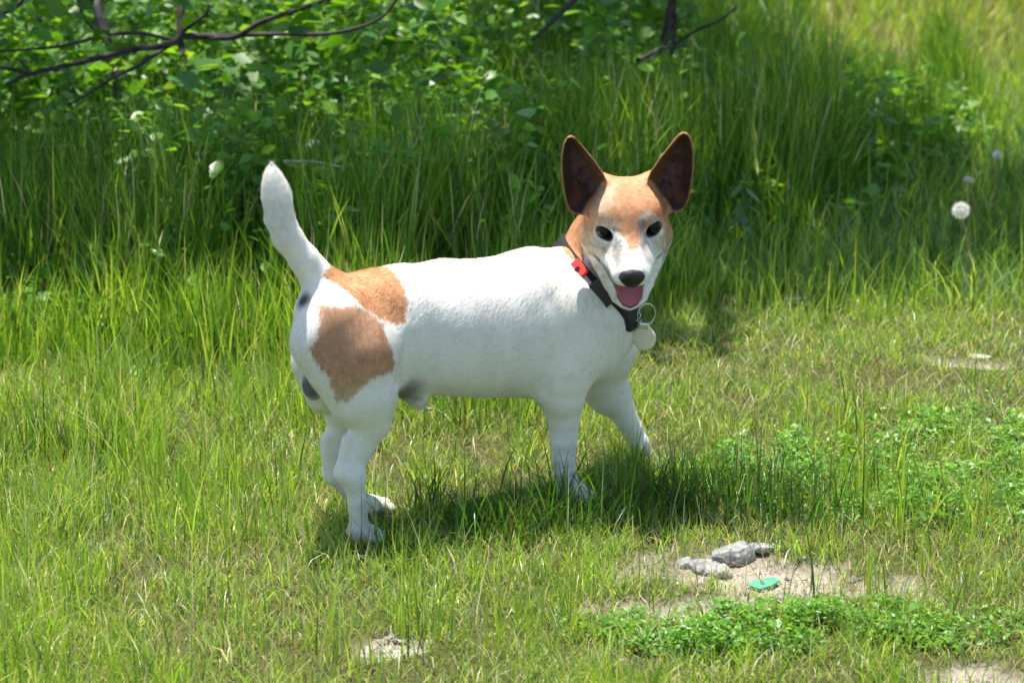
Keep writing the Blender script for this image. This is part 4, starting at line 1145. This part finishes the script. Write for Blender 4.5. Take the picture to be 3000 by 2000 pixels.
# dandelion clocks ------------------------------------------------------------
M_SEED = leaf_mat('white seed floss', .7, .5, .2)
M_STALK = plain_mat('pinkish dandelion stalk', (.34, .24, .13), .5, .4, .2, 60)
def dandelion(label, foot, head, r_, half=False, seeds=110):
    foot = np.array(foot); head = np.array(head)
    e = empty('dandelion', foot); tag(e, label, 'dandelion')
    limb_obj('stalk', [foot, (foot + head) / 2 + [.006, .0, 0], head], [.0019, .0016, .0015], M_STALK, e, 7)
    V = []; F = []
    c = head - foot
    def tri(a, b, w):
        d = b - a; s_ = np.cross(d, rng.normal(0, 1, 3)); s_ = s_ / (np.linalg.norm(s_) + 1e-9) * w
        k = len(V); V.extend([a - s_, a + s_, b]); F.append((k, k + 1, k + 2))
    for i in range(seeds):
        z = 1 - 2 * (i + .5) / seeds; a = i * 2.39996
        if half and z < -.2: continue
        d = np.array([math.cos(a) * math.sqrt(1 - z * z), math.sin(a) * math.sqrt(1 - z * z), z])
        p = c + d * r_ * .62; tri(c + d * r_ * .12, p, .00022)
        for j in range(11):
            w = rng.normal(0, 1, 3); w -= d * (w @ d); w /= np.linalg.norm(w)
            tri(p, p + (d * .36 + w * .34) * r_ * rng.uniform(.8, 1.1), .00026)
    o = mesh_obj('seed_head', np.array(V), np.array(F), M_SEED, e); add_color(o.data, 'tint', np.tile([.62, .62, .58], (len(V), 1)))
    SVs = SV * r_ * .17 + c
    mesh_obj('core', SVs, SF, plain_mat('seed core', (.35, .28, .15)), e)
f_ = ground(2838, 860); dandelion('round white dandelion clock on a tall pinkish stalk at the right', f_, at_y(2815, 617, f_[1]), .0150)
f_ = ground(2860, 700); dandelion('smaller faded dandelion clock standing behind the round white one', f_, at_y(2836, 530, f_[1]), .0085, True, 90)
f_ = ground(1090, 1600); dandelion('ragged dandelion clock just before the hind paws of the dog', f_, at_y(1082, 1487, f_[1] - .005), .0125, True, 120)
f_ = ground(2905, 600); dandelion('faint distant dandelion clock at the far right edge of the shade', f_, at_y(2922, 455, f_[1]), .009, False, 90)

# stones ----------------------------------------------------------------------
def stone_mat(name, c0, c1, c2):
    t = NT(name); tc = t.n('ShaderNodeTexCoord'); nz = t.n('ShaderNodeTexNoise', i_Scale=70.0, i_Detail=8.0, i_Roughness=.75); vo = t.n('ShaderNodeTexVoronoi', i_Scale=70.0)
    for q_ in (nz, vo): t.l(tc.outputs['Object'], q_.inputs['Vector'])
    r_ = ramp(t, [(.32, c0), (.5, c1), (.68, c2)]); t.l(nz.outputs['Fac'], r_.inputs[0])
    pb = t.n('ShaderNodeBsdfPrincipled', i_Roughness=.85); bp = t.n('ShaderNodeBump', i_Strength=.9, i_Distance=.003)
    t.l(nz.outputs['Fac'], bp.inputs['Height']); t.l(bp.outputs[0], pb.inputs['Normal']); t.l(r_.outputs[0], pb.inputs['Base Color']); return t.surf(pb.outputs[0])
M_ROCK = stone_mat('weathered grey rock', (.07, .07, .07), (.26, .255, .25), (.48, .465, .44))
M_PALE = stone_mat('pale limestone', (.20, .18, .15), (.40, .365, .31), (.58, .54, .48))
import bmesh
def stone(name, c, sx_, sy_, sz_, rot, seed, mat, label, cat='stone', sink=.4, sub=4, rough=.22):
    bm = bmesh.new(); bmesh.ops.create_icosphere(bm, subdivisions=sub, radius=1.0)
    V = np.array([v.co for v in bm.verts]); F = [[v.index for v in f.verts] for f in bm.faces]; bm.free()
    n1_ = fbm(V + seed, 1.3, seed); n2_ = fbm(V + seed, 4.5, seed + 1); n3_ = np.abs(fbm(V + seed, 3.0, seed + 2) - .5)
    V = V * (1 + (n1_ - .5)[:, None] * .8 + (n2_ - .5)[:, None] * rough - n3_[:, None] * rough * .8)
    for _ in range(10):                                    # flat facets
        d = np.random.default_rng(seed + _ * 7).normal(0, 1, 3); d /= np.linalg.norm(d)
        h = V @ d; lim = .60 + .02 * _; V = V - np.maximum(h - lim, 0)[:, None] * d * .8
    V = V * np.array([sx_, sy_, sz_]); ca, sa = math.cos(rot), math.sin(rot)
    V = V @ np.array([[ca, sa, 0], [-sa, ca, 0], [0, 0, 1]])
    g_ = ground(*c); g_[2] = height(np.array([g_[0]]), np.array([g_[1]]))[0] + sz_ * (1 - 2 * sink)
    o = mesh_obj(name, V, F, mat); o.location = g_; tag(o, label, cat); return o
stone('rock', (2150, 1628), .034, .026, .015, .3, 3, M_ROCK, 'largest angular grey rock at the back edge of the bare soil', 'rock', .40, 5, .16)
stone('rock', (2065, 1652), .024, .019, .011, -.3, 8, M_ROCK, 'middle-sized grey rock left of the largest angular one', 'rock', .40, 5, .16)
stone('rock', (2008, 1640), .016, .013, .008, .6, 51, M_ROCK, 'smallest grey rock at the left end of the row by the soil', 'rock', .35, 4, .16)
stone('rock', (2230, 1612), .018, .013, .007, .1, 57, M_ROCK, 'low grey rock just right of the largest angular one', 'rock', .40, 4, .16)
stone('stone', (2118, 1672), .012, .013, .011, .9, 12, M_PALE, 'pale pointed stone in front of the largest grey rock', sink=.25, rough=.14)
stone('stone', (2145, 1772), .022, .012, .006, .3, 21, M_PALE, 'flat cream stone in front of the green shard')
stone('stone', (2080, 1795), .019, .010, .005, -.2, 25, M_PALE, 'flat greyish stone left of the flat cream stone')
stone('stone', (1812, 1806), .015, .010, .006, .1, 29, M_PALE, 'pale stone half sunk in dark soil left of the bare patch')
stone('stone', (1160, 1918), .017, .010, .006, .2, 33, M_PALE, 'pale stone at the bottom edge below the hind paws')
stone('stone', (1085, 1890), .009, .007, .004, .7, 35, M_PALE, 'small stone left of the pale stone at the bottom edge')
stone('stone', (2325, 905), .024, .016, .011, .1, 41, M_ROCK, 'dark grey stone lying in the shaded grass right of the head', 'stone', .3)
stone('stone', (2870, 1045), .018, .011, .004, .1, 43, M_PALE, 'pale stone on the bare path at the far right')
stone('stone', (2390, 1742), .008, .006, .004, .1, 47, M_PALE, 'tiny pale stone right of the green shard')
n = 900                                                    # crumbs of soil and grit
cs = [rng.normal(c, rr_ * .55, (n // len(SOILW), 2)) for c, rr_ in SOILW]; q2 = np.concatenate(cs)
ico = np.array([(1, 0, 0), (-1, 0, 0), (0, 1, 0), (0, -1, 0), (0, 0, 1), (0, 0, -1)], float); icf = np.array([(0, 2, 4), (2, 1, 4), (1, 3, 4), (3, 0, 4), (2, 0, 5), (1, 2, 5), (3, 1, 5), (0, 3, 5)])
V = []; 
for p in q2:
    s_ = rng.gamma(2.2, .0011); V.append(ico * s_ * rng.uniform(.6, 1.3, (6, 3)) + rng.normal(0, s_ * .25, (6, 3)) + [p[0], p[1], 0])
V = np.array(V); V[:, :, 2] += height(q2[:, 0], q2[:, 1])[:, None]
F = (np.arange(len(q2))[:, None, None] * 6 + icf[None]).reshape(-1, 3)
tag(mesh_obj('gravel', V.reshape(-1, 3), F, M_PALE, smooth=False), 'grit and soil crumbs on the bare patches', 'gravel', kind='stuff')

# green shard and dry twigs ------------------------------------------------------
M_SHARD = plain_mat('dull green plastic', (.07, .36, .19), .35, .5, .1, 90)
pts_ = [(2188, 1708), (2222, 1694), (2268, 1690), (2284, 1700), (2262, 1714), (2226, 1722)]
V = [ground(u, v) + [0, 0, .003 + .0015 * (i in (3, 2, 4))] for i, (u, v) in enumerate(pts_)]; c0 = np.mean(V, 0)
V = np.array(V + [p - [0, 0, .0022] for p in V]); F = [tuple(range(6))[::-1], tuple(range(6, 12))] + [(i, (i + 1) % 6, (i + 1) % 6 + 6, i + 6) for i in range(6)]
V[:, 2] += height(np.array([c0[0]]), np.array([c0[1]]))[0] + .002
sh = mesh_obj('shard', V - c0 * [1, 1, 0], F, M_SHARD, smooth=False); sh.location = (c0[0], c0[1], 0)
tag(sh, 'small green plastic shard lying on the bare soil', 'shard')
M_TWIG = plain_mat('bleached twig', (.42, .36, .29), .7, .3, .25, 120)
for (a, b, lab) in [((1418, 1220), (1462, 1196), 'bleached twig in the grass under the belly of the dog'), ((830, 473), (1010, 492), 'thin pale twig right of the tail tip'), ((1250, 1262), (1300, 1240), 'short grey twig behind the hind legs of the dog')]:
    if b[1] < 600: pa, pb_ = at_y(*a, 4.35), at_y(*b, 4.35)
    else:
        pa, pb_ = ground(*a), ground(*b); pa[2] += .03; pb_[2] += .012
    e = (pa + pb_) / 2; V, F = tube([pa - e, [0, 0, .004], pb_ - e], [.0024, .002, .001], 6)
    o = mesh_obj('twig', V, F, M_TWIG); o.location = e; tag(o, lab, 'twig')

# coarse dark tufts between the paws ----------------------------------------------
X, Y = [], []
for (u, v, s_, m) in [(1560, 1560, .045, 260), (1450, 1570, .035, 130), (1390, 1590, .03, 60), (1690, 1530, .035, 160), (1250, 1500, .02, 40), (1790, 1500, .04, 90), (1960, 1450, .04, 90), (2080, 1480, .06, 240), (2230, 1500, .06, 220), (2330, 1540, .05, 140), (1150, 1640, .03, 60), (1250, 1650, .03, 50), (1330, 1250, .06, 120), (200, 1350, .05, 160), (480, 1120, .05, 120)]:
    g_ = ground(u, v); X.append(rng.normal(g_[0], s_, m)); Y.append(rng.normal(g_[1], s_ * .6, m))
x, y = np.concatenate(X), np.concatenate(Y)
k = np.ones(len(x), bool)
for p in PX_: k &= np.hypot(x - p[0] - .01, y - p[1] + .02) > .03
x, y = x[k], y[k]; n = len(x)
blades('coarse_grass', x, y, rng.gamma(9, .0078, n), rng.uniform(.0018, .0034, n), np.abs(rng.normal(.32, .25, n)), rng.uniform(0, 6.28, n), palette(n, [(.050, .125, .020), (.10, .24, .03), (.10, .10, .035)], [.6, .25, .15]), 5, 1.2, label='coarse dark grass tufts growing between and before the paws', cat='grass')
x, y = scatter(500, -1.0, .9, 3.0, 4.0); n = len(x)          # thin seeding stalks
blades('stalks', x, y, rng.uniform(.05, .12, n), rng.uniform(.001, .0016, n), np.abs(rng.normal(.2, .15, n)), rng.uniform(0, 6.28, n), palette(n, [(.10, .14, .04), STRAW, (.30, .16, .08)], [.6, .3, .1]), 4, .6, label='thin dry flower stalks standing above the grass', cat='grass')

# dark bushes beyond the meadow ------------------------------------------------------
def bush(cx_, cy_, rx, ry, rz, n, label, shade_tone=1.0):
    e = empty('bush', (cx_, cy_, 0)); tag(e, label, 'bush')
    d = rand_dir(n, -.2, 1.0); rad = rng.random(n) ** .35
    pos = d * rad[:, None] * np.array([rx, ry, rz]); pos *= (1 + .5 * (fbm(pos + cx_, 2.2, 151) - .5))[:, None]; pos[:, 2] = np.abs(pos[:, 2]) + .02
    k = fbm(pos + cy_, 5, 152) > .44; pos = pos[k]; m = len(pos)
    leaves('foliage', pos, rand_dir(m, -.5, .4), up_dir(m, .6), rng.uniform(.05, .10, m), palette(m, [(.045 * shade_tone, .115 * shade_tone, .018), (.070 * shade_tone, .160 * shade_tone, .022), (.03 * shade_tone, .08 * shade_tone, .014)], [.4, .35, .25]), 'oval', parent=e, stuff=False)
    for i in range(4):
        a = rng.uniform(0, 6.28); limb_obj('stem', [np.array([cx_, cy_, -.02]) + [.05 * math.cos(a), .05 * math.sin(a), 0], np.array([cx_, cy_, rz * .4]) + [.2 * math.cos(a) * rx, .2 * math.sin(a) * ry, 0], np.array([cx_, cy_, rz * .85]) + [.5 * math.cos(a) * rx, .5 * math.sin(a) * ry, 0]], [.018, .012, .004], M_BARK, e, 6)
bush(1.22, 7.1, .55, .5, 1.1, 5200, 'shade-darkened rounded bush beyond the sunlit meadow at the upper right corner', .5)  # leaf colours darkened to paint this bush as shaded
bush(2.7, 8.4, 1.0, .8, 1.6, 3600, 'dark bush behind the meadow outside the right edge')
bush(.35, 8.2, .9, .8, 1.5, 3400, 'shaded bush behind the leafy undergrowth above the head of the dog')
bush(-.9, 7.9, 1.0, .8, 1.7, 3800, 'dense bush behind the undergrowth above the tail of the dog')
bush(-2.2, 7.4, .9, .8, 1.7, 3400, 'dense bush behind the tree at the left')
